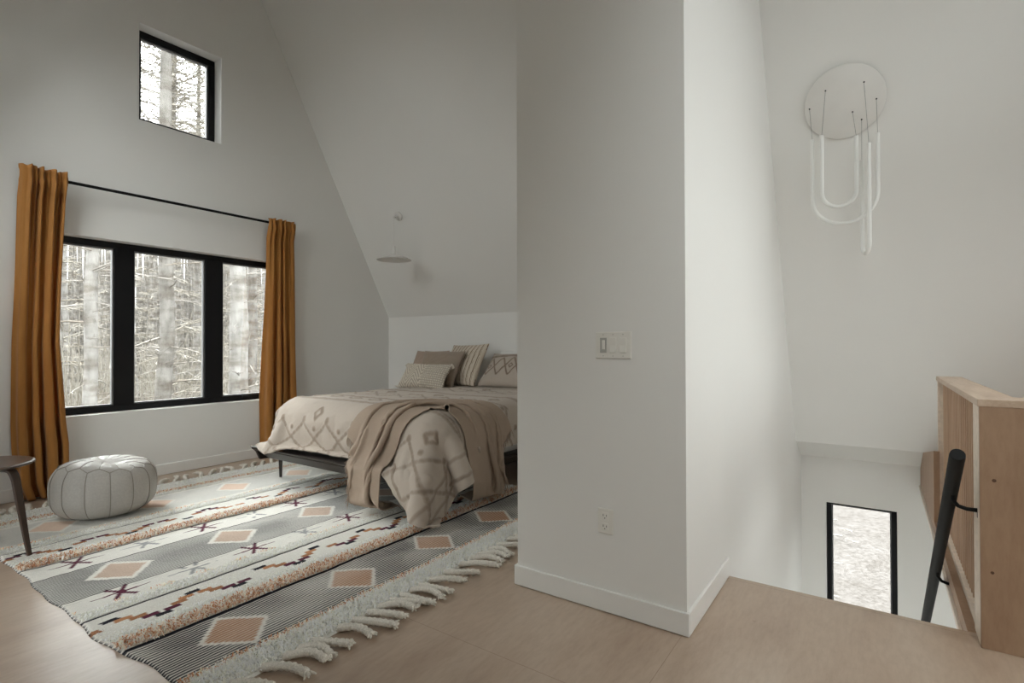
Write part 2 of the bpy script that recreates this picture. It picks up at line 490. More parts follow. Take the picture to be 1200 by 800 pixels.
# ------------------------------------------------------------------ windows
def window(name, x0, x1, z0, z1, y, mull, fw=.055, depth=.07, handle=None, out=1, axis='y'):
    """frame of black bars with a glazing bead and a pane of glass in each light"""
    def P(u, w, v):            # u along, w depth, v up
        return (u, w, v) if axis == 'y' else (w, u, v)
    def bx(mb, u0, u1, v0, v1, w0, w1, bev=.002):
        a, c = P(u0, w0, v0), P(u1, w1, v1)
        mb.box(np.minimum(a, c), np.maximum(a, c), bev)
    w0, w1 = y, y + depth
    f = MB()
    bx(f, x0, x1, z1 - fw, z1, w0, w1); bx(f, x0, x1, z0, z0 + fw, w0, w1)
    bx(f, x0, x0 + fw, z0 + fw, z1 - fw, w0, w1); bx(f, x1 - fw, x1, z0 + fw, z1 - fw, w0, w1)
    for a, c in mull: bx(f, a, c, z0 + fw, z1 - fw, w0, w1)
    root = struct(f.build(name, BLACKF))
    es = [x0 + fw] + [v for m in mull for v in m] + [x1 - fw]
    for a, c in zip(es[::2], es[1::2]):
        g = MB(); bd = .012
        za, zb = z0 + fw, z1 - fw
        bx(g, a, c, zb - bd, zb, w0 + .018, w1 - .01, .001); bx(g, a, c, za, za + bd, w0 + .018, w1 - .01, .001)
        bx(g, a, a + bd, za + bd, zb - bd, w0 + .018, w1 - .01, .001); bx(g, c - bd, c, za + bd, zb - bd, w0 + .018, w1 - .01, .001)
        g.build('glazing_bead', BEAD, root)
        q = MB(); bx(q, a + bd * .5, c - bd * .5, za + bd * .5, zb - bd * .5, w0 + .035, w0 + .041, 0)
        q.build('pane', GLASS, root)
    if handle:
        hx, hz = handle
        h = MB(); h.box((hx - .045, y - .022, hz - .008), (hx + .03, y - .002, hz + .014), .004)
        h.tube([(hx - .03, y - .02, hz + .006), (hx - .005, y - .032, hz + .008), (hx + .05, y - .034, hz + .002)], [.006, .006, .005], 8)
        h.build('crank_handle', BLACKF, root, smooth=True)
    return root
YF = YW + .125
window('window_7', W8[0], W8[1], W8[2], W8[3], XL - .12, [(3.42, 3.48)], axis='x')
window('window_8', W9[0], W9[1], W9[2], W9[3], -2.38, [(2.7, 2.78), (4.22, 4.30)])
window('window_1', W1[0], W1[1], W1[2], W1[3], YF, [(1.862, 2.014), (2.642, 2.816)], handle=(3.06, W1[2] + .04))
window('window_2', W2[0], W2[1], W2[2], W2[3], YF + .01, [], fw=.06)
window('window_3', W3[0], W3[1], W3[2], W3[3], XB + .115, [], fw=.042, depth=.07, axis='x')
for i, (x0, x1, z0, z1) in enumerate(RW):
    window('window_%d' % (4 + i), x0, x1, z0, z1, YR - .14, [(3.0, 3.08), (3.9, 3.98)] if i == 0 else [(2.68, 2.76)])  # rear panes, out of view and added for daylight

def added_roof_window(name, y0, y1, z0, z1, sd=-1):
    d = np.array([sd * SLOPE, 0, 1.]); d /= np.linalg.norm(d)
    def q(y, z, w): return np.array([XP + sd * (xs(z) - XP), y, z]) + d * w
    def bar(b, ya, yb, za, zb, w0, w1):
        V = [q(y, z, w) for w in (w0, w1) for y in (ya, yb) for z in (za, zb)]
        b.add(V, [(0, 2, 3, 1), (4, 5, 7, 6), (0, 1, 5, 4), (2, 6, 7, 3), (0, 4, 6, 2), (1, 3, 7, 5)])
    f = MB(); k = .05
    bar(f, y0, y1, z0, z0 + k, .08, .14); bar(f, y0, y1, z1 - k, z1, .08, .14); bar(f, y0, y0 + k, z0 + k, z1 - k, .08, .14); bar(f, y1 - k, y1, z0 + k, z1 - k, .08, .14)
    r = struct(f.build(name, BLACKF)); g = MB(); bar(g, y0 + k - .005, y1 - k + .005, z0 + k - .005, z1 - k + .005, .105, .111); g.build('pane', GLASS, r)
added_roof_window('window_9', *SKYR, 1)
added_roof_window('window_10', *SKYL, -1)
added_roof_window('window_11', *SKYH, -1)

# ------------------------------------------------------------------ curtains
def curtain(name, label, spine, seed, folds, amp):
    """spine: (z, xleft, xright) rows; a gathered sheet on the rod with a ruffled header"""
    rows = sorted(spine); zz = np.array([r[0] for r in rows]); xl = np.array([r[1] for r in rows]); xr = np.array([r[2] for r in rows])
    n, m = 260, 110
    s = np.linspace(0, 1, n)[:, None]; z = np.linspace(rows[0][0], rows[-1][0], m)[None, :]
    L = np.interp(z, zz, xl); R = np.interp(z, zz, xr)
    rc = np.random.default_rng(int(seed * 10))
    wid = rc.uniform(.45, 1.5, folds); kn = np.r_[0, np.cumsum(wid)] / wid.sum(); amps = rc.uniform(.55, 1.25, folds + 1)
    k = smoothstep(.3, 2.6, z)                      # more, finer folds towards the header
    sd = s + .03 * np.sin(1.9 * z + seed) * np.sin(np.pi * s) * (1 - k)
    tq = np.interp(sd, kn, np.arange(folds + 1)); ph = 2 * np.pi * tq
    ph2 = 2 * np.pi * (folds * 1.9) * (s + .05 * vnoise(s * 4 + seed, 0 * s, 4))
    am = np.interp(tq, np.arange(folds + 1), amps)
    c1 = np.cos(ph); c1 = np.sign(c1) * np.abs(c1) ** .8
    a = amp * am * (1 - .62 * k) * (1 + .3 * vnoise(s * 5 + seed, z * .8 + seed, 3))
    pinch = 1 - .55 * smoothstep(2.50, 2.53, z) * (1 - smoothstep(2.56, 2.59, z))
    y = 5.435 + (a * c1 + .020 * k ** 3 * np.cos(ph2) * (.7 + .5 * vnoise(s * 9 + seed, 0 * s, 6))) * pinch
    y = y + .014 * vnoise(s * 3 + seed, z * 1.1, 8) * (1 - k) - .030 * smoothstep(2.36, 2.5, z)
    x = L + (R - L) * s + (.16 * (R - L) / folds) * np.sin(2 * ph) * am * (1 - k)
    zt = z + smoothstep(2.5, 2.62, z) * (.006 * np.sin(ph2 * .6 + seed) + .008 * vnoise(s * 7, s * 0, seed))
    y = np.minimum(y, 5.497)
    P = np.stack([x + 0 * z, y + 0 * z, zt + 0 * s], 2)
    o = mesh(name, P.reshape(-1, 3), grid_faces(n, m), CURT, origin=(float(np.mean(xl)), 5.44, 0))
    md = o.modifiers.new('thickness', 'SOLIDIFY'); md.thickness = .003; md.offset = 0
    return tag(o, label, 'curtain', 'ochre curtains on the rod')
curtain('curtain', 'ochre curtain hanging left of the big window, behind the pale pouf',
        [(.012, 1.205, 1.492), (.13, 1.165, 1.485), (.42, 1.145, 1.482), (.6, 1.14, 1.462), (1.24, 1.142, 1.422), (1.66, 1.155, 1.432), (2.3, 1.168, 1.46), (2.53, 1.173, 1.468), (2.615, 1.17, 1.468)], 1.0, 4, .056)
curtain('curtain', 'ochre curtain hanging right of the big window, behind the bed',
        [(.012, 3.14, 3.57), (.3, 3.135, 3.565), (.62, 3.13, 3.56), (1.24, 3.15, 3.545), (1.99, 3.186, 3.525), (2.5, 3.194, 3.508), (2.59, 3.194, 3.508)], 2.6, 4, .050)
rod = empty('curtain_rod', (2.34, 5.435, 2.545))
tag(rod, 'thin black curtain rod running over the big window between two ochre curtains', 'curtain rod')
b = MB(); b.tube([(1.21, 5.435, 2.545), (2.3, 5.435, 2.547), (3.47, 5.435, 2.545)], .0125, 14); b.build('pole', BLACKM, rod, True)
for x in (1.25, 3.43):
    b = MB(); b.tube([(x, 5.435, 2.528), (x, 5.46, 2.524), (x, 5.505, 2.524)], .006, 8); b.box((x - .015, 5.505, 2.49), (x + .015, YW + .0005, 2.56), .003)
    b.build('bracket', BLACKM, rod, True)
for x, d in ((1.21, -1), (3.47, 1)):
    b = MB(); b.lathe([(0.0001, -.004), (.016, -.004), (.018, .004), (.018, .018), (.014, .026), (.0001, .028)], (x, 5.435, 2.545), 16, (d, 0, 0)); b.build('finial', BLACKM, rod, True)

# ------------------------------------------------------------------ sockets and switches
X = PX
pl = empty('light_switch_plate', (X, .982, 1.2))
tag(pl, 'white three-gang light switch plate on the wall block above the outlet', 'light switch')
MB().box((X - .006, .897, 1.141), (X, 1.069, 1.261), .0025).build('plate', PLASTIC, pl)
for y, mt in ((1.030, PLASTICD), (.983, PLASTIC), (.935, PLASTIC)):
    MB().box((X - .0075, y - .0165, 1.167), (X - .0055, y + .0165, 1.235), .001).build('bezel', PLASTICD if mt is PLASTICD else PLASTIC, pl)
    r = MB()
    if mt is PLASTICD:
        r.box((X - .011, y - .009, 1.182), (X - .007, y + .005, 1.224), .0015)
    else:
        r.prism([(X - .0075, 1.170), (X - .0115, 1.170), (X - .0080, 1.201), (X - .0095, 1.232), (X - .0075, 1.232)], 1, y - .0145, y + .0145)
    r.build('rocker', PLASTIC, pl)
    for z in (1.153, 1.249):
        MB().lathe([(.0001, .001), (.0022, .001), (.0026, 0)], (X - .0065, y, z), 10, (-1, 0, 0)).build('screw', PLASTICD, pl, True)
ou = empty('power_outlet', (X, 1.024, .406))
tag(ou, 'white double power outlet low on the wall block above the baseboard', 'outlet')
MB().box((X - .007, .987, .350), (X, 1.061, .463), .003).build('plate', PLASTIC, ou)
for z in (.430, .382):
    MB().box((X - .009, 1.024 - .0165, z - .0165), (X - .0065, 1.024 + .0165, z + .0165), .002).build('receptacle', PLASTIC, ou)
    h = MB(); h.box((X - .0096, 1.031, z - .001), (X - .0088, 1.0335, z + .009)); h.box((X - .0096, 1.0155, z - .001), (X - .0088, 1.018, z + .007))
    h.lathe([(.0001, .0009), (.0026, .0009), (.0026, 0)], (X - .0088, 1.0245, z - .0085), 10, (-1, 0, 0)); h.build('slots', DARK, ou)

# ------------------------------------------------------------------ sloped-ceiling lamps
NS = np.array([-SLOPE, 0, -1.]); NS /= np.linalg.norm(NS)      # into the room
lm = np.array([4.362, 4.655, zs(4.362)])
lamp = empty('pendant_lamp', lm)
tag(lamp, 'small white dish pendant lamp hung from the sloped ceiling over the bed', 'lamp')
b = MB(); b.lathe([(.0001, 0), (.05, 0), (.055, .006), (.055, .018), (.046, .026), (.0001, .028)], lm, 28, NS); b.build('mount', WHITEM, lamp, True)
tip = lm + NS * .028
h0 = np.array([4.272, 4.64, 2.70])
b = MB(); b.tube([tip - NS * .004, tip + NS * .03, (h0 + (tip + NS * .05)) / 2, h0], [.012, .011, .010, .010], 12); b.lathe([(.0001, -.014), (.012, -.010), (.015, 0), (.012, .010), (.0001, .014)], h0, 14); b.build('arm', WHITEM, lamp, True)
b = MB(); b.tube([h0, h0 - (0, 0, .2), (h0[0], h0[1], 2.355)], .0022, 8); b.build('cord', WHITEM, lamp, True)
sc = np.array([h0[0], h0[1], 2.20])
b = MB(); b.lathe([(.0001, .160), (.012, .160), (.017, .150), (.017, .118), (.024, .108), (.024, .070), (.034, .060), (.0001, .055)], sc, 24); b.build('socket', WHITEM, lamp, True)
b = MB(); b.lathe([(.03, .062), (.05, .056), (.11, .040), (.165, .020), (.198, .002), (.200, .0), (.196, .0), (.163, .016), (.108, .035), (.048, .050), (.02, .052), (.0001, .052)], sc, 48); b.build('shade', WHITEM, lamp, True)
b = MB(); b.lathe([(.0001, -.004), (.022, .004), (.030, .022), (.026, .04), (.013, .054), (.0001, .054)], sc, 20); b.build('bulb', FROST, lamp, True)

dc = np.array([4.288, .190, zs(4.288)])
ch = empty('chandelier', dc)
tag(ch, 'round white ceiling disc with three hanging U-shaped tube lights over the stairs', 'chandelier')
b = MB(); b.lathe([(.0001, 0), (.214, 0), (.214, .010), (.235, .012), (.238, .016), (.238, .026), (.232, .030), (.0001, .030)], dc, 72, NS); b.build('canopy', WHITEM, ch, True)
def hole(x, y):
    return np.array([x, y, zs(x)]) + NS * .031
def u_tube(a, c, zb, za_top, zc_top):
    """U hanging in the vertical plane through a and c (x,y), bottom zb"""
    a, c = np.array(a), np.array(c); mid = (a + c) / 2; hw = np.linalg.norm(c - a) / 2; zc = zb + hw
    P = [(*a, z) for z in np.linspace(za_top, zc, 8)]
    for th in np.linspace(0, np.pi, 21)[1:-1]:
        q = mid + (a - mid) * np.cos(th); P.append((*q, zc - hw * np.sin(th)))
    P += [(*c, z) for z in np.linspace(zc, zc_top, 8)]
    return np.array(P)
for a, c, zb, za, zc_, ha, hc in (((4.265, .382), (4.262, .003), 2.03, 2.645, 2.605, (4.285, .397), (4.299, .008)),
                                  ((4.24, .322), (4.27, .122), 2.148, 2.655, 2.615, (4.24, .296), (4.323, .143)),
                                  ((4.33, .093), (4.205, .051), 1.815, 2.46, 2.53, (4.352, .092), (4.241, .075))):
    u = MB().tube(u_tube(a, c, zb, za, zc_), .0125, 16).build('tube_light', FROST, ch, True)
    for (p, zt, hh) in ((a, za, ha), (c, zc_, hc)):
        top = hole(*hh)
        MB().tube([top, np.array([*p, zt])], .0011, 6).build('cable', BEAD, ch, True)
        MB().lathe([(.0001, .004), (.0045, .004), (.0055, 0)], top - NS * .001, 12, NS).build('cable_grip', DARK, ch, True)

# ------------------------------------------------------------------ guard at the stairwell
gr = empty('stair_guard', (2.79, -.39, 0))
tag(gr, 'birch plywood guard with vertical slats and flat cap beside the stairwell', 'railing')
GX, GY, GZ = 2.786, -.322, .954
b = MB(); b.box((GX, -1.6, 0.0005), (GX + .018, GY, GZ), .001); b.build('front_panel', PLYV, gr)
KNOT = plain('wood_knot', (.10, .045, .022), .5, noise_scale=120, var=.3)
for ky, kz, kr in ((-.3645, .666, .0075), (-.357, .304, .0065)):
    MB().lathe([(.0001, .0007), (kr * .7, .0006), (kr, 0)], (GX + .0002, ky, kz), 14, (-1, 0, 0)).build('knot', KNOT, gr, True)
MB().box((GX + .018, GY - .122, 0.0005), (2.962, GY, GZ), .001).build('newel_post', PLYE, gr)
b = MB(); b.box((GX - .002, -1.6, GZ), (2.962, GY + .006, GZ + .029), .002); b.box((2.962, GY - .128, GZ), (4.655, GY + .006, GZ + .029), .002)
b.build('cap_rail', plywood('birch_cap', (1.12, 1.12, 1.12), (.8, 5, 5), .45, knots=False), gr)
MB().box((GX + .14, -1.6, 0.0005), (2.962, GY - .122, GZ), .001).build('back_panel', PLYV, gr)
MB().box((4.615, GY - .122, 0.0005), (4.65, GY, GZ), .001).build('end_post', PLYE, gr)
MB().box((2.962, GY - .11, 0.0005), (4.615, GY - .006, .03), .001).build('bottom_rail', PLYE, gr)
x = 3.0
while x < 4.6:
    MB().box((x, GY - .075, .03), (x + .022, GY - .025, GZ), .001).build('slat', SLAT, gr)
    x += .058
b = MB()
b.prism([(2.915, -.075), (6.07, -.075), (6.07, .075), (5.68, .285), (4.58, .48), (4.58, .0006), (2.915, .0006)], 1, SY0 - .02, SY0 + .012)
tag(b.build('stair_fascia', PLYV), kind='structure')
b = MB(); b.box((2.915, SY0 - .03, -.105), (6.07, SY0 + .024, -.076), .001)
tag(b.build('trim_fascia_edge', plain('lit_birch_strip', (.78, .70, .61), .45, noise_scale=30, var=.06)), kind='structure')  # pale tone paints the light caught along the fascia's lower edge

hr = empty('handrail', (2.63, -.24, .78))
tag(hr, 'round black metal handrail sloping down the stairwell on curved brackets', 'handrail')
p0 = np.array([2.62, -.24, .783]); p1 = np.array([5.3, -.24, .783 - .7626 * 2.68])
b = MB(); b.tube([p0, p0 + (p1 - p0) * .004, p0 + (p1 - p0) * .5, p1], [.0235, .0252, .0252, .0252], 22); b.build('rail', BLACKM, hr, True)
def hb(x, yw):
    z = .783 - .7626 * (x - 2.62)
    b = MB()
    b.tube([(x, -.245, z - .02), (x, -.245, z - .045), (x, -.262, z - .068), (x, -.29, z - .076), (x, yw - .002, z - .076)], [.007, .007, .008, .008, .009], 12)
    b.box((x - .012, yw - .006, z - .108), (x + .012, yw + .0005, z - .066), .003)
    return b.build('bracket', BLACKM, hr, True)
hb(2.86, GY); hb(3.64, SY0 + .012); hb(4.7, SY0)

# ------------------------------------------------------------------ walnut side table at the left edge
tc = np.array([.735, 4.235])
ta = empty('side_table', (*tc, .02))
tag(ta, 'dark walnut round side table with splayed legs cut by the left edge', 'side table')
b = MB(); b.lathe([(.0001, .512), (.225, .512), (.246, .515), (.254, .522), (.252, .528), (.243, .532), (.235, .5315), (.0001, .529)], (*tc, 0), 72); b.build('table_top', WALNUT, ta, True)
def bent_leg(ang):
    d = np.array([math.cos(ang), math.sin(ang)]); n = np.array([-d[1], d[0]])
    # path: out under the top, a tight bend, then down and splayed
    r = [.02, .12, .19, .212, .224, .236, .262, .298, .318]; z = [.503, .503, .501, .494, .474, .44, .30, .11, .018]
    w = [.05, .05, .05, .05, .048, .046, .040, .030, .025]; th = [.017, .017, .018, .020, .021, .021, .019, .016, .014]
    V = []; P = np.array([(q, zz) for q, zz in zip(r, z)]); T = np.gradient(P, axis=0); T /= np.linalg.norm(T, axis=1)[:, None]
    F = []
    for i in range(len(P)):
        nn = np.array([T[i][1], -T[i][0]])
        for sx, sy in ((-1, -.6), (-.8, -1), (.8, -1), (1, -.6), (1, .6), (.8, 1), (-.8, 1), (-1, .6)):
            q = P[i] + nn * th[i] * .5 * sy; xy = tc + d * q[0] + n * w[i] * .5 * sx
            V.append((xy[0], xy[1], q[1]))
    m = len(P)
    F = [(i * 8 + j, i * 8 + (j + 1) % 8, (i + 1) * 8 + (j + 1) % 8, (i + 1) * 8 + j) for i in range(m - 1) for j in range(8)]
    F += [tuple(range(8))[::-1], tuple(range((m - 1) * 8, m * 8))]
    return MB().add(V, F)
a0 = math.atan2(3.97 - tc[1], .907 - tc[0])
for k in range(3):
    bent_leg(a0 + k * 2 * math.pi / 3).build('leg', WALNUTD, ta, True)

# ------------------------------------------------------------------ pouf
pc = np.array([1.46, 4.575, .016])
RP, HP = .312, .375
def pouf_r(t):
    """profile: t 0 at the bottom centre, 1 at the top centre -> (r, z)"""
    a = (t - .5) * np.pi
    r = RP * np.sign(np.cos(a)) * np.abs(np.cos(a)) ** .42
    z = HP * (.5 + .5 * np.sign(np.sin(a)) * np.abs(np.sin(a)) ** .78)
    return r, z
NPAN = 14
def pouf_pt(th, t):
    r, z = pouf_r(t)
    side = smoothstep(.12, .3, t) * (1 - smoothstep(.72, .9, t))
    bul = np.abs(np.sin(th * NPAN / 2)) ** .5
    r = r * (1 - .012 * side + .018 * side * bul)
    z = z + .018 * np.sin(th - 1.2) * z / HP + .010 * np.sin(2 * th + .6) * z / HP
    r = r * (1 + .02 * np.sin(th * 2 + .5) + .012 * vnoise(th * 2.5, t * 7, 5))
    top = smoothstep(.72, .8, t)
    z = z + .003 * top * np.abs(np.sin(th * NPAN / 2 + np.pi / 2)) - .012 * smoothstep(.93, 1, t)
    return np.stack([r * np.cos(th), r * np.sin(th), z], -1)
n, m = 168, 60
th = np.linspace(0, 2 * np.pi, n, endpoint=False)[:, None] + np.zeros((1, m)); tt = np.zeros((n, 1)) + np.linspace(0.004, .996, m)[None, :]
P = pouf_pt(th, tt) + pc
F = []
for i in range(n):
    for j in range(m - 1):
        F.append((i * m + j, ((i + 1) % n) * m + j, ((i + 1) % n) * m + j + 1, i * m + j + 1))
F += [tuple(i * m for i in range(n))[::-1], tuple(i * m + m - 1 for i in range(n))]
pf = empty('pouf', pc)
tag(pf, 'pale leather panelled pouf on the rug by the left curtain', 'pouf')
mesh('body', P.reshape(-1, 3), F, LEATHER, pf)
b = MB()
def seam(ths, ts, r=.0024):
    q = pouf_pt(np.array(ths, float), np.array(ts, float))
    out = q - np.array([0, 0, HP * .5]); out /= np.linalg.norm(out, axis=1)[:, None]
    b.tube(q + pc + out * .0015, r, 6)
step = 2 * np.pi / NPAN
for k in range(NPAN):
    a = k * step
    s_ = np.linspace(0, 1, 26)
    seam(a + 0 * s_, .14 + s_ * .60)
    s2 = np.linspace(0, 1, 9)
    seam(a + s2 * step * .5, .74 + s2 * .075); seam(a + step - s2 * step * .5, .74 + s2 * .075)
    seam(a + step * .5 + 0 * s2, .815 + s2 * .15)
b.build('piping', PIPE, pf, True)

# ------------------------------------------------------------------ rug
RX1, RY0, RY1 = 3.72, 1.872, 5.10
def rug_x0(y):
    return .812 + .055 * smoothstep(2.75, 2.0, y) + .006 * np.sin(y * 9) + .004 * np.sin(y * 23)
CREAM = np.array([.75, .73, .675]); INK = np.array([.022, .022, .028]); RUST = np.array([.40, .19, .095]); PEACH = np.array([.66, .51, .41]); MAR = np.array([.105, .022, .045]); GREY = np.array([.32, .32, .32])
def star(x, y, cx, cy):
    dx = x - cx; dy = y - cy
    a = (np.abs(dy) < .0085 - .006 * np.abs(dx) / .125) & (np.abs(dx) < .125)
    for s_ in (-1, 1):
        u = (dx * .52 * s_ + dy * .854); v = (dx * .854 * s_ - dy * .52)
        a |= (np.abs(v) < .010) & (np.abs(u) < .088)
    return a
def diamond(x, y, cx, cy, hx, hy):
    return np.abs(x - cx) / hx + np.abs(y - cy) / hy
def stripes(x, y, per, duty):
    w = y + .0022 * vnoise(x * 5, y * 6, 2)
    f = np.abs(np.mod(w, per) / per - .5)
    return np.clip(.5 + (duty * .5 - f) * per / .0032, 0, 1)[:, None]
def zig(x, y, x0, yb, per, hh, C, flip=1):
    """stair-stepped blocks of ink, rust, maroon, ink"""
    for back in (1, 0):
        cell = np.floor((x - x0) / .042) - back
        ph = np.mod(cell, 8); lev = np.where(ph < 4, ph, 8 - ph)            # 0..4..0
        yc = yb + flip * (lev - 2) * hh
        hit = (np.abs(y - yc) < .0150) & ((x - x0) - cell * .042 < .068)
        tone = np.array([INK, MAR, RUST * .9, RUST * 1.2, INK])[lev.astype(int) % 5]
        hit &= ~(vnoise(cell * 1.7 + .5, cell * 0 + yb * 7, 9) > .62)
        C[hit] = tone[hit]
def rug_pattern(x, y):
    """returns colour and pile class (0 flat, 1 cream shag, 2 rust loops, 3 thin loops)"""
    C = np.tile(CREAM, (len(x), 1)); K = np.zeros(len(x), int)
    def band(a, c): return (y >= a) & (y < c)
    nz = vnoise(x * 30, y * 30, 4)
    # near end: shag, thin rust loops
    K[band(RY0, 2.012)] = 1
    q = band(2.012, 2.048); K[q] = 3
    for (y0, y1, cy, per, duty, cx0, ink, strong) in ((2.048, 2.425, 2.235, .0172, .5, 1.17, INK, 1), (3.116, 3.53, 3.345, .0148, .5, 1.135, np.array([.05, .05, .055]), 1), (4.30, 4.70, 4.52, .0148, .40, 1.15, np.array([.44, .43, .41]), 0)):  # far band paled: window sheen painted into its stripes and diamonds
        q = band(y0, y1); k_ = stripes(x, y, per, duty) * q[:, None]; C = C * (1 - k_) + ink * k_
        for k in range(-1, 6):
            cx = cx0 + .602 * k
            d = diamond(x, y, cx, cy, .158, .182)
            jag = .05 * ((np.mod(y, per) / per) < .5)
            w = q & (d < 1 - jag * 1.2); C[w] = CREAM * 1.04
            i_ = q & (d < .755 + jag); C[i_] = PEACH if not strong else PEACH * 1.0
            k_ = stripes(x, y, per, .42) * i_[:, None]; C = C * (1 - k_) + (RUST if per > .015 else PEACH * .66) * k_
            if not strong: C[i_] = PEACH * 1.1
    e = lambda a: np.abs(y - a) < .0042
    C[e(2.427)] = INK
    K[band(2.431, 2.518)] = 2
    K[band(2.518, 2.60)] = 1
    q = band(2.60, 2.80); K[q] = 4; zig(x, y, .86 - .042 * 4, 2.692, .34, .0285, C)
    C[e(2.832)] = INK
    K[band(2.838, 2.925)] = 1
    K[band(2.925, 2.962)] = 5
    for k in range(-1, 5):
        C[star(x, y, 1.035 + .67 * k, 3.045)] = MAR
        C[star(x, y, 1.37 + .67 * k, 3.045) & (nz > -.2)] = GREY
        C[star(x, y, 1.035 + .67 * k, 3.662)] = MAR
        C[star(x, y, 1.37 + .68 * k, 3.662) & (nz > -.2)] = GREY
    C[(np.abs(y - 3.085) < .002) & (nz > -.1)] = GREY
    C[e(3.114)] = INK; C[e(3.532)] = INK
    C[e(3.745)] = INK * 2
    K[band(3.75, 3.842)] = 2
    K[band(3.842, 3.90)] = 1
    q = band(3.90, 4.12); K[q] = 4; zig(x, y, .86, 4.0, .34, .028, C, -1)
    C[e(4.144)] = INK
    K[band(4.15, 4.225)] = 1
    K[band(4.225, 4.265)] = 5
    K[band(4.74, 4.80)] = 1
    K[band(4.80, 4.86)] = 3
    K[band(4.86, RY1 + .01)] = 1
    return C, K
rug = empty('rug', (2.2, 3.4, 0))
tag(rug, 'cream wool rug with dark stripes, rust diamonds and maroon stars under the bed', 'rug')
ny, nx = 1300, 300
yy = np.linspace(RY0, RY1, ny)
yg = np.repeat(yy[:, None], nx, 1); u = np.linspace(0, 1, nx)[None, :]
x0 = rug_x0(yg); xg = x0 + (RX1 - x0) * u
C, K = rug_pattern(xg.ravel(), yg.ravel())
edge = (xg - x0).ravel()
C[(edge < .008) & (np.mod(yg.ravel(), .034) < .024)] = INK * 1.5  # black edge threads, also painting the shadow line along this side
rib = np.where(yg < 2.6, -.0016 * np.cos(2 * np.pi * yg / .0172), np.where((yg > 3.11) & (yg < 3.54), .0007 * np.cos(2 * np.pi * yg / .0148), 0))
h = .007 + np.where(np.isin(K, (0,)).reshape(yg.shape), rib, .004) + .0035 * vnoise(xg * 4, yg * 5, 8) + .0015 * vnoise(xg * 30, yg * 30, 6)
h = np.maximum(h, .003)
h[:, 0] = .001; h[0, :] = .001; h[-1, :] = .001; h[:, -1] = .001
mesh('weave', np.stack([xg, yg, h], 2).reshape(-1, 3), grid_faces(ny, nx)[:, ::-1].copy(), RUGM, rug, col=C)

def pile(n, rng):
    """loose wool strands standing on the shaggy bands"""
    x = rng.uniform(.80, RX1 - .01, n); y = rng.uniform(RY0 + .004, RY1 - .004, n)
    ok = x > rug_x0(y) + .006
    # nothing to see far under the bed
    ok &= ~((x > 3.1) & (y > 2.6) & (y < 4.6))
    x, y = x[ok], y[ok]
    C, K = rug_pattern(x, y)
    keep = (K > 0) & (rng.uniform(size=len(x)) < np.array([0, 1, 1, .8, .35, .45])[K])
    keep &= ~((K == 5) & (vnoise(x * 16, y * 3, 12) < -.15))
    x, y, C, K = x[keep], y[keep], C[keep], K[keep]
    n = len(x)
    t = rng.uniform(size=n)
    loops = (K == 2) | (K == 3) | (K == 5)
    mixc = np.where((t < .38)[:, None], RUST * 1.05, np.where((t < .72)[:, None], PEACH * 1.05, CREAM * .95))
    lite = np.where((t < .25)[:, None], RUST * 1.3, np.where((t < .75)[:, None], PEACH * 1.15, CREAM))
    C = np.where((K == 2)[:, None], mixc, C); C = np.where(((K == 3) | (K == 5))[:, None], np.where((K == 3)[:, None], mixc * 1.05, lite), C)
    C = np.minimum(C * rng.uniform(1.2, 1.5, (n, 1)) * np.array([1.02, 1, .96]), .9)
    ang = rng.uniform(0, 2 * np.pi, n)
    L = np.where(K == 2, rng.uniform(.024, .037, n), np.where(K == 1, np.where(y < 2.02, rng.uniform(.022, .034, n), rng.uniform(.010, .017, n)), np.where(K == 4, rng.uniform(.004, .007, n), np.where(K == 5, .013, rng.uniform(.016, .023, n)))))
    W = np.where(K == 2, .0048, .0040)
    d = np.stack([np.cos(ang), np.sin(ang), 0 * ang], 1); s_ = np.stack([-np.sin(ang), np.cos(ang), 0 * ang], 1)
    base = np.stack([x, y, np.full(n, .008)], 1)
    lean = rng.uniform(.35, 1.0, n)
    rows = []
    for f, up, w in ((0, 0, 1), (.45, .62, 1.1), (.8, .78, .9), (1.05, .66, .35)):
        c = base + d * (L * f * lean)[:, None] + np.array([0, 0, 1.]) * (L * up * (1.15 - .55 * lean))[:, None]
        rows.append(np.stack([c - s_ * (W * .5 * w)[:, None], c + s_ * (W * .5 * w)[:, None]], 1))
    V = np.stack(rows, 1)                       # n,4,2,3
    V = V.reshape(n * 8, 3)
    o = (np.arange(n) * 8)[:, None]
    F = np.concatenate([o + np.array([[2 * r, 2 * r + 1, 2 * r + 3, 2 * r + 2]]) for r in range(3)])
    return V, F, np.repeat(C, 8, 0)
V, F, C2 = pile(210000, np.random.default_rng(3))
tag(mesh('pile', V, F, PILEM, rug, col=C2), kind='stuff')

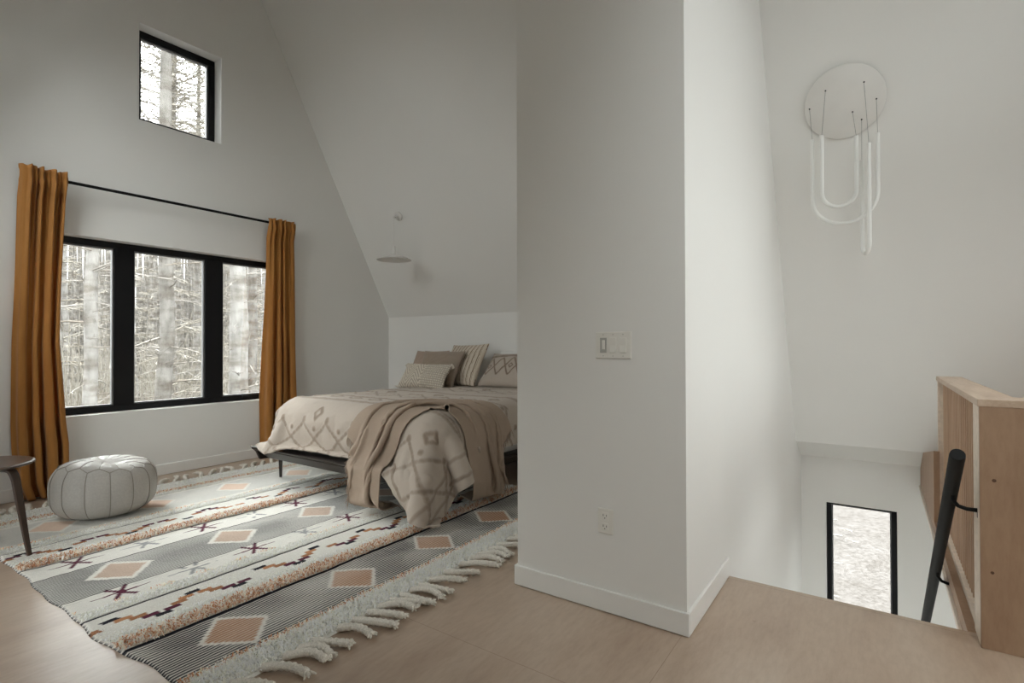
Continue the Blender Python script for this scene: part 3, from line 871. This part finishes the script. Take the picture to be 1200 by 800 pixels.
def tassel(x, y, sgn, rng):
    L = rng.uniform(.125, .165); lean = rng.uniform(.15, .75) ; cur = rng.uniform(-.02, .035)
    s_ = np.linspace(0, 1, 16)
    px = x + lean * L * s_ + cur * np.sin(s_ * np.pi); py = y - sgn * (L * .98 * s_ + .004)
    pz = .017 + .006 * np.sin(s_ * np.pi)
    pz[0] = .010
    R = .0150 * np.ones(16); R[0] = .010
    b = MB(); b.tube(np.stack([px, py, pz], 1), R, 10, True, (260, .20))
    e = np.array([px[-1], py[-1], .0175]); dv = np.array([px[-1] - px[-2], py[-1] - py[-2], 0]); dv /= np.linalg.norm(dv)
    b.lathe([(.0001, -.010), (.011, -.008), (.0165, 0), (.0145, .010), (.006, .016), (.0001, .017)], e, 12, dv)
    for k in range(9):
        a = rng.uniform(-1.1, 1.1); c, q = math.cos(a), math.sin(a)
        dd = np.array([dv[0] * c - dv[1] * q, dv[0] * q + dv[1] * c, rng.uniform(-.25, .35)])
        p = e + dv * .008; b.tube([p, p + dd * .016, p + dd * rng.uniform(.024, .034) - (0, 0, .003)], [.0055, .0055, .003], 6)
    return b
rt = np.random.default_rng(21)
x = .90
while x < 3.25:
    tassel(x, RY0 + .012, 1, rt).build('tassel', TASSEL, rug, True); x += rt.choice([.062, .07, .078, .115])
x = .90
while x < 3.3:
    tassel(x, RY1 - .012, -1, rt).build('tassel', TASSEL, rug, True); x += rt.uniform(.075, .115)

# ------------------------------------------------------------------ bed
FX, FY0, FY1, FZ = 2.50, 2.44, 4.545, .325
bed = empty('bed_frame', (3.7, 3.5, 0))
tag(bed, 'low dark wooden platform bed frame on slim tapered legs', 'bed frame')
def rail_board(name, poly, axis, a, c): MB().prism(poly, axis, a, c).build(name, BEDWOOD, bed)
# bevelled boards: wider at the top, leaning in towards the floor
rail_board('foot_rail', [(FX, FZ), (FX + .10, .222), (FX + .125, .222), (FX + .035, FZ)], 1, FY0 + .004, FY1 - .004)
rail_board('side_rail', [(FY1, FZ), (FY1 - .10, .222), (FY1 - .125, .222), (FY1 - .035, FZ)], 0, FX + .03, 4.955)
rail_board('side_rail', [(FY0, FZ), (FY0 + .10, .222), (FY0 + .125, .222), (FY0 + .035, FZ)], 0, FX + .03, 4.955)
MB().box((FX + .012, FY0 + .012, FZ - .024), (4.955, FY1 - .012, FZ - .001), .002).build('deck', BEDWOOD, bed)
for lx in (2.76, 4.72):
    for ly in (4.49, 2.53, 3.5):
        b = MB(); b.tube([(lx, ly, .301), (lx, ly, .2), (lx, ly, .011)], [.022, .019, .0115], 14); b.build('leg', BLACKM if False else BEDWOOD, bed, True)

MX0, MX1, MY0, MY1, MZ1 = 2.63, 4.945, 2.455, 4.39, .705
b = MB(); b.box((MX0 + .02, MY0 + .02, FZ), (MX1, MY1 - .02, MZ1 - .03), .06)
tag(b.build('mattress', MATT, origin=(3.7, 3.5, FZ)), 'white mattress hidden under the beige duvet', 'mattress')

# --- cloth: positions relaxed under gravity onto the mattress and the frame
BOXES = [((MX0, MY0, .30), (MX1 + .3, MY1, MZ1), .17), ((FX, FY0, .20), (5.2, FY1, FZ), .012)]
def collide(P, Q, off, fric):
    """push points out of the boxes and the floor; Q: previous positions (for friction)"""
    for a, c, r in BOXES:
        a = np.array(a); c = np.array(c); r2 = r + off
        cen = (a + c) / 2; hb_ = (c - a) / 2 - r
        d = P - cen; q = np.abs(d) - hb_; qm = np.maximum(q, 0); l = np.linalg.norm(qm, axis=-1)
        inside_core = l < 1e-9
        hit = (l < r2)
        if not hit.any(): continue
        s_ = np.sign(d); s_[s_ == 0] = 1
        N = qm / (l[..., None] + 1e-12) * s_
        dep = r2 - l
        if inside_core.any():
            ax = np.argmax(q, axis=-1); oh = np.eye(3)[ax] * s_
            N = np.where(inside_core[..., None], oh, N)
            dep = np.where(inside_core, r2 - q.max(axis=-1), dep)
        dP = np.where(hit[..., None], N * dep[..., None], 0)
        P += dP
        v = P - Q; vt = v - N * (v * N).sum(-1, keepdims=True)
        P -= np.where(hit[..., None], vt * fric, 0)
    lo = P[..., 2] < .02 + off
    P[..., 2] = np.where(lo, .02 + off, P[..., 2])
    return P

def cloth(P, R, steps, off, iters=14, fric=.6, bend=.25, g=9.8, damp=.975, extra=None):
    """P (n,m,3) start, R (n,m,2) rest coordinates"""
    def rest(a, c): return np.linalg.norm(R[a] - R[c], axis=-1)
    n, m = P.shape[:2]; cons = []
    sl = slice
    for di, dj, k in ((1, 0, 1.), (0, 1, 1.), (1, 1, .6), (1, -1, .6), (2, 0, bend), (0, 2, bend)):
        I, J = np.meshgrid(np.arange(n), np.arange(m), indexing='ij')
        I2, J2 = I + di, J + dj
        ok = (I2 < n) & (J2 >= 0) & (J2 < m)
        key = (I // max(di, 1)) % 2 if di else (J // dj) % 2
        for par in (0, 1):
            s_ = ok & (key == par)
            a = (I[s_], J[s_]); c = (I2[s_], J2[s_])
            cons.append((a, c, rest(a, c), k))
    Q = P.copy(); dt = 1 / 60
    for st in range(steps):
        v = (P - Q) * damp; Q = P.copy()
        v = np.clip(v, -.03, .03)
        P = P + v; P[..., 2] -= g * dt * dt
        for it in range(iters):
            for a, c, L, k in cons:
                d = P[c] - P[a]; l = np.linalg.norm(d, axis=-1)
                s_ = (k * .5 * (1 - L / (l + 1e-9)))
                if k < .5: s_ = np.minimum(s_, 0)          # bending only resists folding
                d *= s_[:, None]; P[a] += d; P[c] -= d
            if it % 4 == 3 or it == iters - 1:
                P = collide(P, Q, off, fric if it == iters - 1 else 0)
                if extra is not None: P = extra(P, Q)
    return P

# duvet: rest sheet in bed coordinates (x along the bed, y across); overhangs differ a little round the hem
sp = .034
ov_l, ov_r = .06, .31
ny_, nx_ = int((MY1 - MY0 + ov_l + ov_r) / sp), int((4.72 - MX0 + .42) / sp)
v = np.linspace(0, 1, ny_)[:, None]; u = np.linspace(0, 1, nx_)[None, :]
Y0 = MY0 - ov_r; Y1 = MY1 + ov_l
yr = Y0 + (Y1 - Y0) * v + 0 * u
ovf = .31 + .13 * smoothstep(2.80, 2.42, yr)
xr_ = (MX0 - ovf) * (1 - u) + 4.72 * u
# the right overhang is shorter towards the head
yr = np.where(yr < MY0, MY0 - (MY0 - yr) * (1 - .40 * smoothstep(2.70, 3.1, xr_)), yr)
R = np.stack([xr_, yr], 2)
P = np.stack([xr_, yr, .80 + 0 * xr_ + .012 * vnoise(xr_ * 5, yr * 5, 2)], 2)
PD = cloth(P, R, 110, .016)
Ru = upsample(R, 5); PDu = upsample(PD, 5)
N = grid_normals(PDu)
if N[N.shape[0] // 2, N.shape[1] - 20, 2] < 0: N = -N
bx, by = Ru[..., 0], Ru[..., 1]
def dashes(t, per, duty): return (np.mod(t, per) / per) < duty
def duvet_tufts(x, y):
    """raised taupe tufting: rows of diamonds from the foot hem upward, double lines, small diamonds"""
    h = x - (MX0 - .375)                      # distance from the foot hem
    T = np.zeros_like(x)
    for base, rows in ((0., 3), (1.02, 2), (1.72, 2)):
        q = h - base; ok = (q > 0) & (q < .12 * rows + .012)
        for sg in (-1, 1):
            a = np.abs(np.mod(y + sg * q / .8, .30) - .15)
            T = np.maximum(T, ok * (a < .0105) * (.65 + .35 * dashes(h, .022, .7)))
        ph = np.mod(y / .60 + (.25 if rows == 3 else 0), 1) - .5                 # small diamonds over every second peak
        d = np.abs(ph * .60) / .052 + np.abs(q - .12 * rows - .065) / .055
        T = np.maximum(T, (np.abs(d - .8) < .24) * 1.)
        dots = (np.abs(np.mod(y, .30) - .15) * 1. < .014) & (np.abs(q - .12 * rows + .045) < .014)
        dots |= (np.abs(np.mod(y + .15, .30) - .15) < .013) & (np.abs(q - .12 * rows - .02) < .013)
        T = np.maximum(T, dots * .9)
    for c in (.58, .605, .84, .865, 1.47, 1.5, 2.15, 2.18):
        T = np.maximum(T, (np.abs(h - c) < .008) * (.6 + .4 * dashes(y, .03, .75)))
    for c in (.76,):
        ph = np.mod(y / .24, 1) - .5
        d = np.abs(ph * .24) / .09 + np.abs(h - c) / .06
        T = np.maximum(T, (np.abs(d - .8) < .16) * .9)
    # side hem bands
    s_ = MY0 - y
    for c in (.12, .24):
        T = np.maximum(T, (np.abs(s_ - c) < .007) * (h < .62) * .8)
    return T
T = duvet_tufts(bx, by)
soft = lambda A: (A + np.roll(A, 1, 0) + np.roll(A, -1, 0) + np.roll(A, 1, 1) + np.roll(A, -1, 1)) / 5
Ts = soft(T)
face = 1 - smoothstep(.3, .75, N[..., 2])
puff = .006 * vnoise(bx * 4, by * 4, 3) + .0032 * vnoise(bx * 13, by * 12, 5) * (1 + .8 * face) + .0016 * vnoise(bx * 40, by * 34, 6)
hang = smoothstep(.55, .30, PDu[..., 2])
PDf = PDu + N * (.016 + puff + .006 * Ts)[..., None]
PDf[..., 2] = np.maximum(PDf[..., 2], .03)
LIN = np.array([.47, .405, .345]); TAU = np.array([.255, .195, .15])
Cd = LIN + (TAU - LIN) * (.95 * Ts)[..., None]
nn_, mm_ = PDf.shape[:2]
dv = mesh('duvet', PDf.reshape(-1, 3), grid_faces(nn_, mm_), LINEN, col=Cd.reshape(-1, 3), origin=(3.7, 3.5, .72))
md = dv.modifiers.new('thickness', 'SOLIDIFY'); md.thickness = .014; md.offset = -1
tag(dv, 'beige tufted duvet with diamond pattern draped over the bed', 'duvet')

# throw: a knitted blanket curved over the foot corner, both ends hanging down
LT, WT = 2.15, .86
nl, nw = 100, 40
sl_ = np.linspace(-LT / 2, LT / 2, nl)[:, None]; sw = np.linspace(-WT / 2, WT / 2, nw)[None, :]
sl_ = sl_ * (1 - .40 * smoothstep(-.30, .43, sw) - .05 * smoothstep(-.30, -.43, sw))     # slanting ends
R = np.stack([sl_ + 0 * sw, sw + 0 * sl_], 2)
gath = .64                                     # gathered to part of its width, in soft folds
cc = np.array([2.60, 2.44]); rho0 = .60; half = rho0 * np.pi / 4
gz = gath - .26 * smoothstep(half * .7, half * 1.3, np.abs(sl_))
rho = rho0 - .05 * smoothstep(half * .7, half * 1.5, np.abs(sl_)) + sw * gz
ang = np.pi / 4 - np.clip(sl_, -half, half) / rho0 + 0 * sw
beyond = np.maximum(np.abs(sl_) - half, 0)
cx = cc[0] + rho * np.cos(ang) - np.where(sl_ < 0, beyond, 0)
cy = cc[1] + rho * np.sin(ang) - np.where(sl_ > 0, beyond, 0)
cz = .86 + .040 * np.sin(sw / WT * 2 * np.pi * 3.2 + .9 * np.sin(sl_ * 2.6) + .6) + 0 * sl_
PT = np.stack([cx, cy, cz], 2)
PT = cloth(PT, R, 120, .056, iters=12, fric=.8, bend=.12)
PTu = upsample(PT, 4); Nt = grid_normals(PTu)
if Nt[Nt.shape[0] // 2, Nt.shape[1] // 2, 2] < 0: Nt = -Nt
Rt = upsample(R, 4)
PTu = PTu + Nt * (.003 * vnoise(Rt[..., 0] * 20, Rt[..., 1] * 20, 4))[..., None]
th_ = empty('throw_blanket', (3.05, 2.9, .75))
tag(th_, 'tan knitted throw with fringed ends draped over the foot corner of the bed', 'throw blanket')
o = mesh('blanket', PTu.reshape(-1, 3), grid_faces(*PTu.shape[:2]), THROW, th_)
md = o.modifiers.new('thickness', 'SOLIDIFY'); md.thickness = .007; md.offset = 0
rf = np.random.default_rng(5)
b = MB()
for end, nxt in ((0, 4), (-1, -5)):
    row = PTu[end]; d = PTu[end] - PTu[nxt]; d /= np.linalg.norm(d, axis=1)[:, None] + 1e-9
    for k in range(0, len(row), 2):
        L = rf.uniform(.045, .07); dn = d[k] * .7 + np.array([0, 0, -.6]) + rf.normal(0, .12, 3); dn /= np.linalg.norm(dn)
        p = row[k]; q = p + dn * L
        if q[2] < .03: continue
        b.tube([p, p + dn * L * .5 + rf.normal(0, .003, 3), q], [.0028, .0024, .0012], 5)
tag(b.build('fringe', THROW, th_, True), kind='stuff')

# ------------------------------------------------------------------ pillows
def pillow(name, c, w, h, t, lean, yaw, roll, label, cat, colf, seed, group='cushions at the head of the bed', pinch=.07):
    n = 120
    uu = np.linspace(-1, 1, n); U, Vv = np.meshgrid(uu, uu, indexing='ij')
    def side(sgn):
        prof = np.clip((1 - np.abs(U) ** 2.6) * (1 - np.abs(Vv) ** 2.6), 0, 1) ** .52
        px = w / 2 * U * (1 - pinch * (1 - Vv ** 2)); py = h / 2 * Vv * (1 - pinch * (1 - U ** 2))
        sag = 1 + .12 * (-Vv)
        pz = sgn * t / 2 * prof * sag * (1 + .10 * vnoise(U * 2.2 + seed, Vv * 2.2, seed)) + .012 * vnoise(U * 1.4 + seed, Vv * 1.4 + 3, seed + 1) * t * 4
        wr = .006 * vnoise(U * 6, Vv * 6, seed + 2) * prof
        C, hgt = colf(px, py, U, Vv)
        return np.stack([px, py, pz + sgn * (wr + hgt)], 2), C
    A_, Ca = side(1); B_, Cb = side(-1)
    lean, yaw, roll = (math.radians(q) for q in (lean, yaw, roll))
    # local: X width, Y height, Z front.  Front faces -x of the room, the top leans to +x
    wx = np.array([0, -1, 0.]); hy = np.array([math.sin(lean), 0, math.cos(lean)]); fz = np.cross(wx, hy)
    M = np.stack([wx, hy, fz], 1)
    Rz = np.array(Matrix.Rotation(yaw, 3, 'Z')); Rr = np.array(Matrix.Rotation(roll, 3, 'Z'))
    M = Rz @ M @ Rr
    V = np.concatenate([A_.reshape(-1, 3), B_.reshape(-1, 3)]) @ M.T + np.array(c)
    Fa = grid_faces(n, n); F = np.concatenate([Fa, Fa[:, ::-1] + n * n])
    root = mesh(name, V, F, LINEN, col=np.concatenate([Ca.reshape(-1, 3), Cb.reshape(-1, 3)]), origin=c)
    import bmesh
    bm = bmesh.new(); bm.from_mesh(root.data); bmesh.ops.remove_doubles(bm, verts=bm.verts, dist=.0003)
    bmesh.ops.recalc_face_normals(bm, faces=bm.faces); bm.to_mesh(root.data); bm.free()
    tag(root, label, cat, group)
    def at(u, v, z=0): return np.array(c) + M @ np.array([w / 2 * u, h / 2 * v, z])
    return root, at
def solid(cc):
    return lambda x, y, U, V: (np.tile(np.array(cc), (*x.shape, 1)), 0 * x)
def stripes_f(x, y, U, V):
    ph = np.mod(x / .052, 1); C = np.tile(np.array([.56, .49, .40]), (*x.shape, 1))
    C[(ph < .16)] = (.17, .11, .075); C[(ph > .30) & (ph < .37)] = (.30, .22, .16)
    return C, 0 * x
def sham_f(x, y, U, V):
    T = np.zeros_like(x); per = .30
    f = (y + .12) / .24; ok = (f > 0) & (f < 1)
    for sg in (0, 1):
        ph = np.mod(x / per + .5 * sg, 1); tri = 1 - np.abs(2 * ph - 1); T = np.maximum(T, ok * (np.abs(f - tri) < .07))
    for c0 in (.145, .165): T = np.maximum(T, np.abs(y - c0) < .007)
    ph = np.mod(x / per + .5, 1) - .5; d = np.abs(ph * per) / .035 + np.abs(y + .0) / .035; T = np.maximum(T, np.abs(d - .8) < .25)
    C = LIN * .92 + (TAU * .9 - LIN * .92) * T[..., None]
    return C, .005 * T
def lumbar_f(x, y, U, V):
    left = x < .02
    zz_ = np.mod((y - .55 * np.abs(np.mod(x + .3, .2) - .1) * 2) / .042, 1) < .5
    dots = (np.mod(x / .024, 1) < .55) & (np.mod(y / .024, 1) < .55)
    T = np.where(left, zz_, dots) * 1.
    C = np.array([.56, .50, .42]) * (.70 + .42 * T[..., None])
    return C, .005 * T
def taupe_f(x, y, U, V): return solid((.30, .24, .19))(x, y, U, V)
pillow('pillow', (4.865, 3.24, .925), .72, .48, .13, 20, 0, 0, 'white sleeping pillow standing at the wall behind the tufted sham', 'pillow', solid((.74, .73, .71)), 1, 'pillows at the head of the bed')
pillow('pillow', (4.685, 3.23, .935), .78, .48, .17, 42, 0, 0, 'beige tufted sham pillow with diamond pattern right of the striped cushion', 'pillow', sham_f, 2, 'pillows at the head of the bed')
pillow('cushion', (4.60, 3.865, .985), .54, .54, .15, 30, -3, 2, 'cream cushion with dark vertical stripes between taupe cushion and tufted sham', 'cushion', stripes_f, 3)
pillow('cushion', (4.57, 4.40, .945), .50, .46, .12, 30, 4, 0, 'dusty rose cushion at the far left behind the taupe cushion', 'cushion', solid((.37, .28, .225)), 4)
pillow('cushion', (4.41, 4.075, .945), .60, .46, .14, 30, 2, 0, 'plain taupe cushion standing behind the textured lumbar cushion', 'cushion', taupe_f, 5)
lum, at = pillow('cushion', (4.225, 4.11, .868), .68, .31, .13, 32, 0, 0, 'cream textured lumbar cushion with corner tassels in front of the others', 'cushion', lumbar_f, 6)
TAS = plain('cream_cotton_tassel', (.62, .56, .48), .95, noise_scale=200, bump_s=.3)
for su in (-1, 1):
    for sv in (-1, 1):
        p = at(su * .97, sv * .95); b = MB(); b.lathe([(.0001, .014), (.010, .010), (.014, 0), (.010, -.010), (.0001, -.014)], p, 12)
        out = at(su * 1.0, sv * .9) - at(0, 0); out /= np.linalg.norm(out)
        for k in range(14):
            q = p + out * .008; dn = out * .35 + np.array([0, 0, -.85]) + rf.normal(0, .28, 3); dn /= np.linalg.norm(dn)
            e = q + dn * .042; e[2] = max(e[2], .755)
            b.tube([q, (q + e) / 2 + out * .004, e], [.004, .0045, .003], 5)
        b.build('tassel', TAS, lum, True)

# ------------------------------------------------------------------ outside: ground and forest
GZ0 = -2.9
n = 90
gx, gy = np.meshgrid(np.linspace(-45, 75, n), np.linspace(-40, 80, n), indexing='ij')
gz = GZ0 + .10 * vnoise(gx * .5, gy * .5, 3) + .05 * vnoise(gx * 1.9, gy * 1.9, 4)
struct(mesh('ground', np.stack([gx, gy, gz], 2).reshape(-1, 3), grid_faces(n, n), GROUND))

def make_tree(seed, height, r0, nb, dense, low=.10, thick=1.0):
    """bare-boled forest tree: wobbling tapered trunk and many thin dead branches with twigs"""
    rng = np.random.default_rng(seed)
    k = 26; z = np.linspace(0, height, k)
    px = np.cumsum(rng.normal(0, .018, k)); py = np.cumsum(rng.normal(0, .018, k)); px -= px[0]; py -= py[0]
    R = r0 * (1 - .82 * (z / height)) * (1 + .06 * rng.normal(size=k)); R[0] *= 1.35
    trunk = MB().tube(np.stack([px, py, z], 1), R, 12)
    br = MB()
    for i in range(nb):
        h = height * (low + (.98 - low) * rng.uniform() ** .85); f = h / height
        a = rng.uniform(0, 2 * np.pi); L = rng.uniform(.35, 1.0) * (1.25 - .4 * f) * dense
        bx_ = np.interp(h, z, px); by_ = np.interp(h, z, py)
        tilt = rng.uniform(-.35, .45) + .25 * f
        m = 5; s_ = np.linspace(0, 1, m)
        d = np.array([math.cos(a), math.sin(a)])
        w = rng.normal(0, .05, (m, 2)).cumsum(0)
        P = np.stack([bx_ + d[0] * L * s_ + w[:, 0] * L, by_ + d[1] * L * s_ + w[:, 1] * L, h + L * (tilt * s_ - .25 * s_ ** 2 * (1 - f))], 1)
        rb = rng.uniform(.006, .015) * (1.3 - .5 * f) * thick
        br.tube(P, rb * (1 - .75 * s_), 4, False)
        for q in range(rng.integers(2, 6)):
            j = rng.integers(1, m - 1); p = P[j] + (P[j + 1] - P[j]) * rng.uniform()
            a2 = a + rng.choice([-1, 1]) * rng.uniform(.4, 1.1); l2 = L * rng.uniform(.2, .5)
            d2 = np.array([math.cos(a2), math.sin(a2), rng.uniform(-.5, .6)])
            br.tube([p, p + d2 * l2 * .5 + rng.normal(0, .02, 3), p + d2 * l2], [rb * .5, rb * .4, rb * .15], 3, False)
    return trunk, br
protos = []
for i, (hgt, r0, nb, dn, *more) in enumerate(((15, .15, 120, 1.0), (14, .11, 130, .9), (16, .19, 110, 1.1), (11, .06, 120, .8), (9, .035, 90, .7), (17, .13, 520, 1.9, .5, 1.5))):
    root = empty('forest_tree', (0, 0, 0))
    tr, br = make_tree(40 + i, hgt, r0, nb, dn, *more)
    tr.build('trunk', BARKS[1 if i in (1, 2) else 0], root, True, fixn=False)
    tag(br.build('twigs', TWIG if i < 3 else BRUSH, root, True, fixn=False), kind='stuff')
    protos.append(root)
def plant(k, x, y, rz, s_, label, group, first=set()):
    p = protos[k]
    if k not in first:
        first.add(k); r = p
    else:
        r = p.copy(); link(r)
        for ch_ in list(p.children):
            c = ch_.copy(); link(c); c.parent = r
    r.location = (x, y, GZ0 - .08); r.rotation_euler = (0, 0, rz); r.scale = (s_, s_, s_)
    tag(r, label, 'tree', group)
    return r
# the trees that stand out, by the pane they show in
for k, x, y, rz, s_, lab in ((2, 4.83, 9.0, .3, 1.0, 'thick pale trunk behind the right pane of the big window'),
                             (0, 3.87, 9.6, 1.0, 1.0, 'grey trunk behind the middle pane of the big window'),
                             (1, 2.80, 9.3, 2.0, 1.0, 'pale trunk behind the left pane of the big window'),
                             (5, 6.05, 14.5, 4.0, 1.0, 'twiggy tree whose crown fills the middle of the small upper window'),
                             (5, 5.85, 17.4, 1.0, 1.0, 'twiggy tree crown at the left edge of the small upper window'),
                             (5, 8.6, 19.0, 2.2, 1.0, 'twiggy tree crown at the right edge of the small upper window')):
    plant(k, x, y, rz, s_, lab, 'forest trees behind the bedroom windows')
rg = np.random.default_rng(11)
cnt = 0; pts = [(4.83, 9.0), (3.87, 9.6), (2.8, 9.3), (6.05, 14.5), (5.85, 17.4), (8.6, 19.0)]
for attempt in range(6000):
    if cnt >= 95: break
    y = 9.5 + 31 * rg.uniform(); x = y * rg.uniform(.19, .66) + rg.normal(0, .3)
    if min((x - a) ** 2 + (y - c) ** 2 for a, c in pts) < (1.4 if y < 13 else 1.9) ** 2: continue
    pts.append((x, y)); cnt += 1
    plant(int(rg.choice([0, 1, 2, 3, 3, 3, 4, 4, 4])), x, y, rg.uniform(0, 6.28), rg.uniform(.85, 1.15), 'bare grey forest tree with thin dead branches outside the bedroom windows', 'forest trees behind the bedroom windows')
# undergrowth: a tangle of thin straw-coloured stems
b = MB(); rb_ = np.random.default_rng(17)
for i in range(2600):
    y = 10 + 22 * rb_.uniform() ** 1.2; x = y * rb_.uniform(.18, .70); h = rb_.uniform(2.2, 5.2); a = rb_.uniform(0, 6.28); l = rb_.uniform(.1, 1.6)
    s_ = np.linspace(0, 1, 5); P = np.stack([x + math.cos(a) * l * s_ ** 2, y + math.sin(a) * l * s_ ** 2, GZ0 + h * s_ - .5 * l * s_ ** 2], 1)
    P[1:] += rb_.normal(0, .05, (4, 3)); b.tube(P, rb_.uniform(.006, .016) * (1 - .7 * s_), 3, False)
o = b.build('undergrowth', BRUSH, smooth=True, fixn=False)
tag(o, 'tangled straw-coloured undergrowth between the forest trees outside', 'undergrowth', kind='stuff')
b = MB(); rd = np.random.default_rng(77)
for i in range(900):
    y = rd.uniform(42, 78); x = y * rd.uniform(.10, .80); h = rd.uniform(11, 17); r = rd.uniform(.10, .26)
    s_ = np.linspace(0, 1, 5); P = np.stack([x + rd.normal(0, .05, 5).cumsum(), y + 0 * s_, GZ0 - .1 + h * s_], 1); b.tube(P, r * (1 - .8 * s_), 6, False)
o = b.build('distant_forest', BARKS[0], smooth=True, fixn=False)
tag(o, 'dense wall of distant grey trunks far behind the nearer trees', 'forest', kind='stuff')
# wood debris on the clearing seen through the stair window
db = np.random.default_rng(31)
for i in range(9):
    x = db.uniform(9.6, 15.0); y = x * db.uniform(-.03, .085); a = db.uniform(-.6, .6) + 1.57; l = db.uniform(.12, .5); r = db.uniform(.008, .018)
    s_ = np.linspace(-.5, .5, 7)
    P = np.stack([x + math.cos(a) * l * s_, y + math.sin(a) * l * s_, GZ0 + .11 + 0 * s_], 1); P[:, :2] += db.normal(0, .02, (7, 2))
    o = MB().tube(P, r * (1 - .5 * np.abs(s_)), 8).build('fallen_branch', BARKS[0] if i % 2 else TWIG, smooth=True, origin=P[3])
    tag(o, 'small fallen branch on the pale ground outside the stair window', 'branch', 'fallen branches outside the stair window')

# ------------------------------------------------------------------ light
w = bpy.data.worlds.new('overcast'); S.world = w; w.use_nodes = True
nt = w.node_tree; bg = nt.nodes['Background']
tcn = nt.nodes.new('ShaderNodeTexCoord'); sepn = nt.nodes.new('ShaderNodeSeparateXYZ'); nt.links.new(tcn.outputs['Generated'], sepn.inputs[0])
cr = nt.nodes.new('ShaderNodeValToRGB'); nt.links.new(sepn.outputs['Z'], cr.inputs['Fac'])
cr.color_ramp.elements[0].position = 0; cr.color_ramp.elements[0].color = (.33, .335, .34, 1)
cr.color_ramp.elements[1].position = 1; cr.color_ramp.elements[1].color = (1.0, 1.0, 1.0, 1)
vd = nt.nodes.new('ShaderNodeVectorMath'); vd.operation = 'DOT_PRODUCT'; vd.inputs[1].default_value = tuple(Vector((.15, .60, .79)).normalized())
nt.links.new(tcn.outputs['Generated'], vd.inputs[0])
lob = nt.nodes.new('ShaderNodeMapRange'); lob.interpolation_type = 'SMOOTHSTEP'; lob.inputs[1].default_value = .80; lob.inputs[2].default_value = 1.0; lob.inputs[3].default_value = 1.0; lob.inputs[4].default_value = 10.0
nt.links.new(vd.outputs['Value'], lob.inputs[0])
ms = nt.nodes.new('ShaderNodeMath'); ms.operation = 'MULTIPLY'; ms.inputs[1].default_value = 2.4
nt.links.new(lob.outputs[0], ms.inputs[0]); nt.links.new(ms.outputs[0], bg.inputs['Strength'])
nt.links.new(cr.outputs['Color'], bg.inputs['Color']); bg.inputs['Strength'].default_value = 2.6
def portal(name, loc, rot, sx, sy):
    l = bpy.data.lights.new(name, 'AREA'); l.shape = 'RECTANGLE'; l.size = sx; l.size_y = sy
    l.cycles.is_portal = True
    o = bpy.data.objects.new(name, l); o.location = loc; o.rotation_euler = rot; link(o)
def wpor(w, y, d): portal('portal', ((w[0] + w[1]) / 2, y, (w[2] + w[3]) / 2), (d * math.pi / 2, 0, 0), w[1] - w[0], w[3] - w[2])
wpor(W1, YW + .19, -1); wpor(W2, YW + .19, -1)
for q in RW: wpor(q, YR - .19, 1)
portal('portal', (XB + .21, (W3[0] + W3[1]) / 2, (W3[2] + W3[3]) / 2), (math.pi / 2, 0, math.pi / 2), W3[1] - W3[0], W3[3] - W3[2])

portal('portal', (XL - .14, (W8[0] + W8[1]) / 2, (W8[2] + W8[3]) / 2), (math.pi / 2, 0, -math.pi / 2), W8[1] - W8[0], W8[3] - W8[2])
portal('portal', ((W9[0] + W9[1]) / 2, -2.39, (W9[2] + W9[3]) / 2), (math.pi / 2, 0, 0), W9[1] - W9[0], W9[3] - W9[2])

for sd, (y0, y1, z0, z1) in ((1, SKYR), (-1, SKYL), (-1, SKYH)):
    d = Vector((sd * SLOPE, 0, 1)).normalized(); zm = (z0 + z1) / 2
    L_ = (z1 - z0) * math.hypot(1, 1 / SLOPE)
    portal('portal', Vector((XP + sd * (xs(zm) - XP), (y0 + y1) / 2, zm)) + d * .16, d.to_track_quat('Z', 'Y').to_euler(), L_, L_)

# ------------------------------------------------------------------ camera and view
cam = bpy.data.cameras.new('camera'); co = bpy.data.objects.new('camera', cam); link(co)
cam.sensor_width = 36; cam.lens = 36 * 619.985 / 1200; cam.clip_start = .05; cam.clip_end = 300
yaw, pit, rol = (math.radians(q) for q in (34.80876, .4573, -.14439))
Fw = Vector((math.cos(pit) * math.cos(yaw), math.cos(pit) * math.sin(yaw), math.sin(pit)))
Rt_ = Vector((math.sin(yaw), -math.cos(yaw), 0)); Up = Rt_.cross(Fw)
R2 = math.cos(rol) * Rt_ + math.sin(rol) * Up; U2 = -math.sin(rol) * Rt_ + math.cos(rol) * Up
M = Matrix((R2, U2, -Fw)).transposed().to_4x4(); M.translation = (0, 0, 1.2)
co.matrix_world = M
S.camera = co
S.view_settings.view_transform = 'Standard'
try: S.view_settings.look = 'None'
except Exception: pass
S.view_settings.gamma = 1; S.view_settings.use_curve_mapping = False
S.view_settings.exposure = 2.18
S.cycles.use_denoising = True
S.cycles.max_bounces = 10; S.cycles.diffuse_bounces = 7; S.cycles.transparent_max_bounces = 12
S.cycles.sample_clamp_indirect = 6
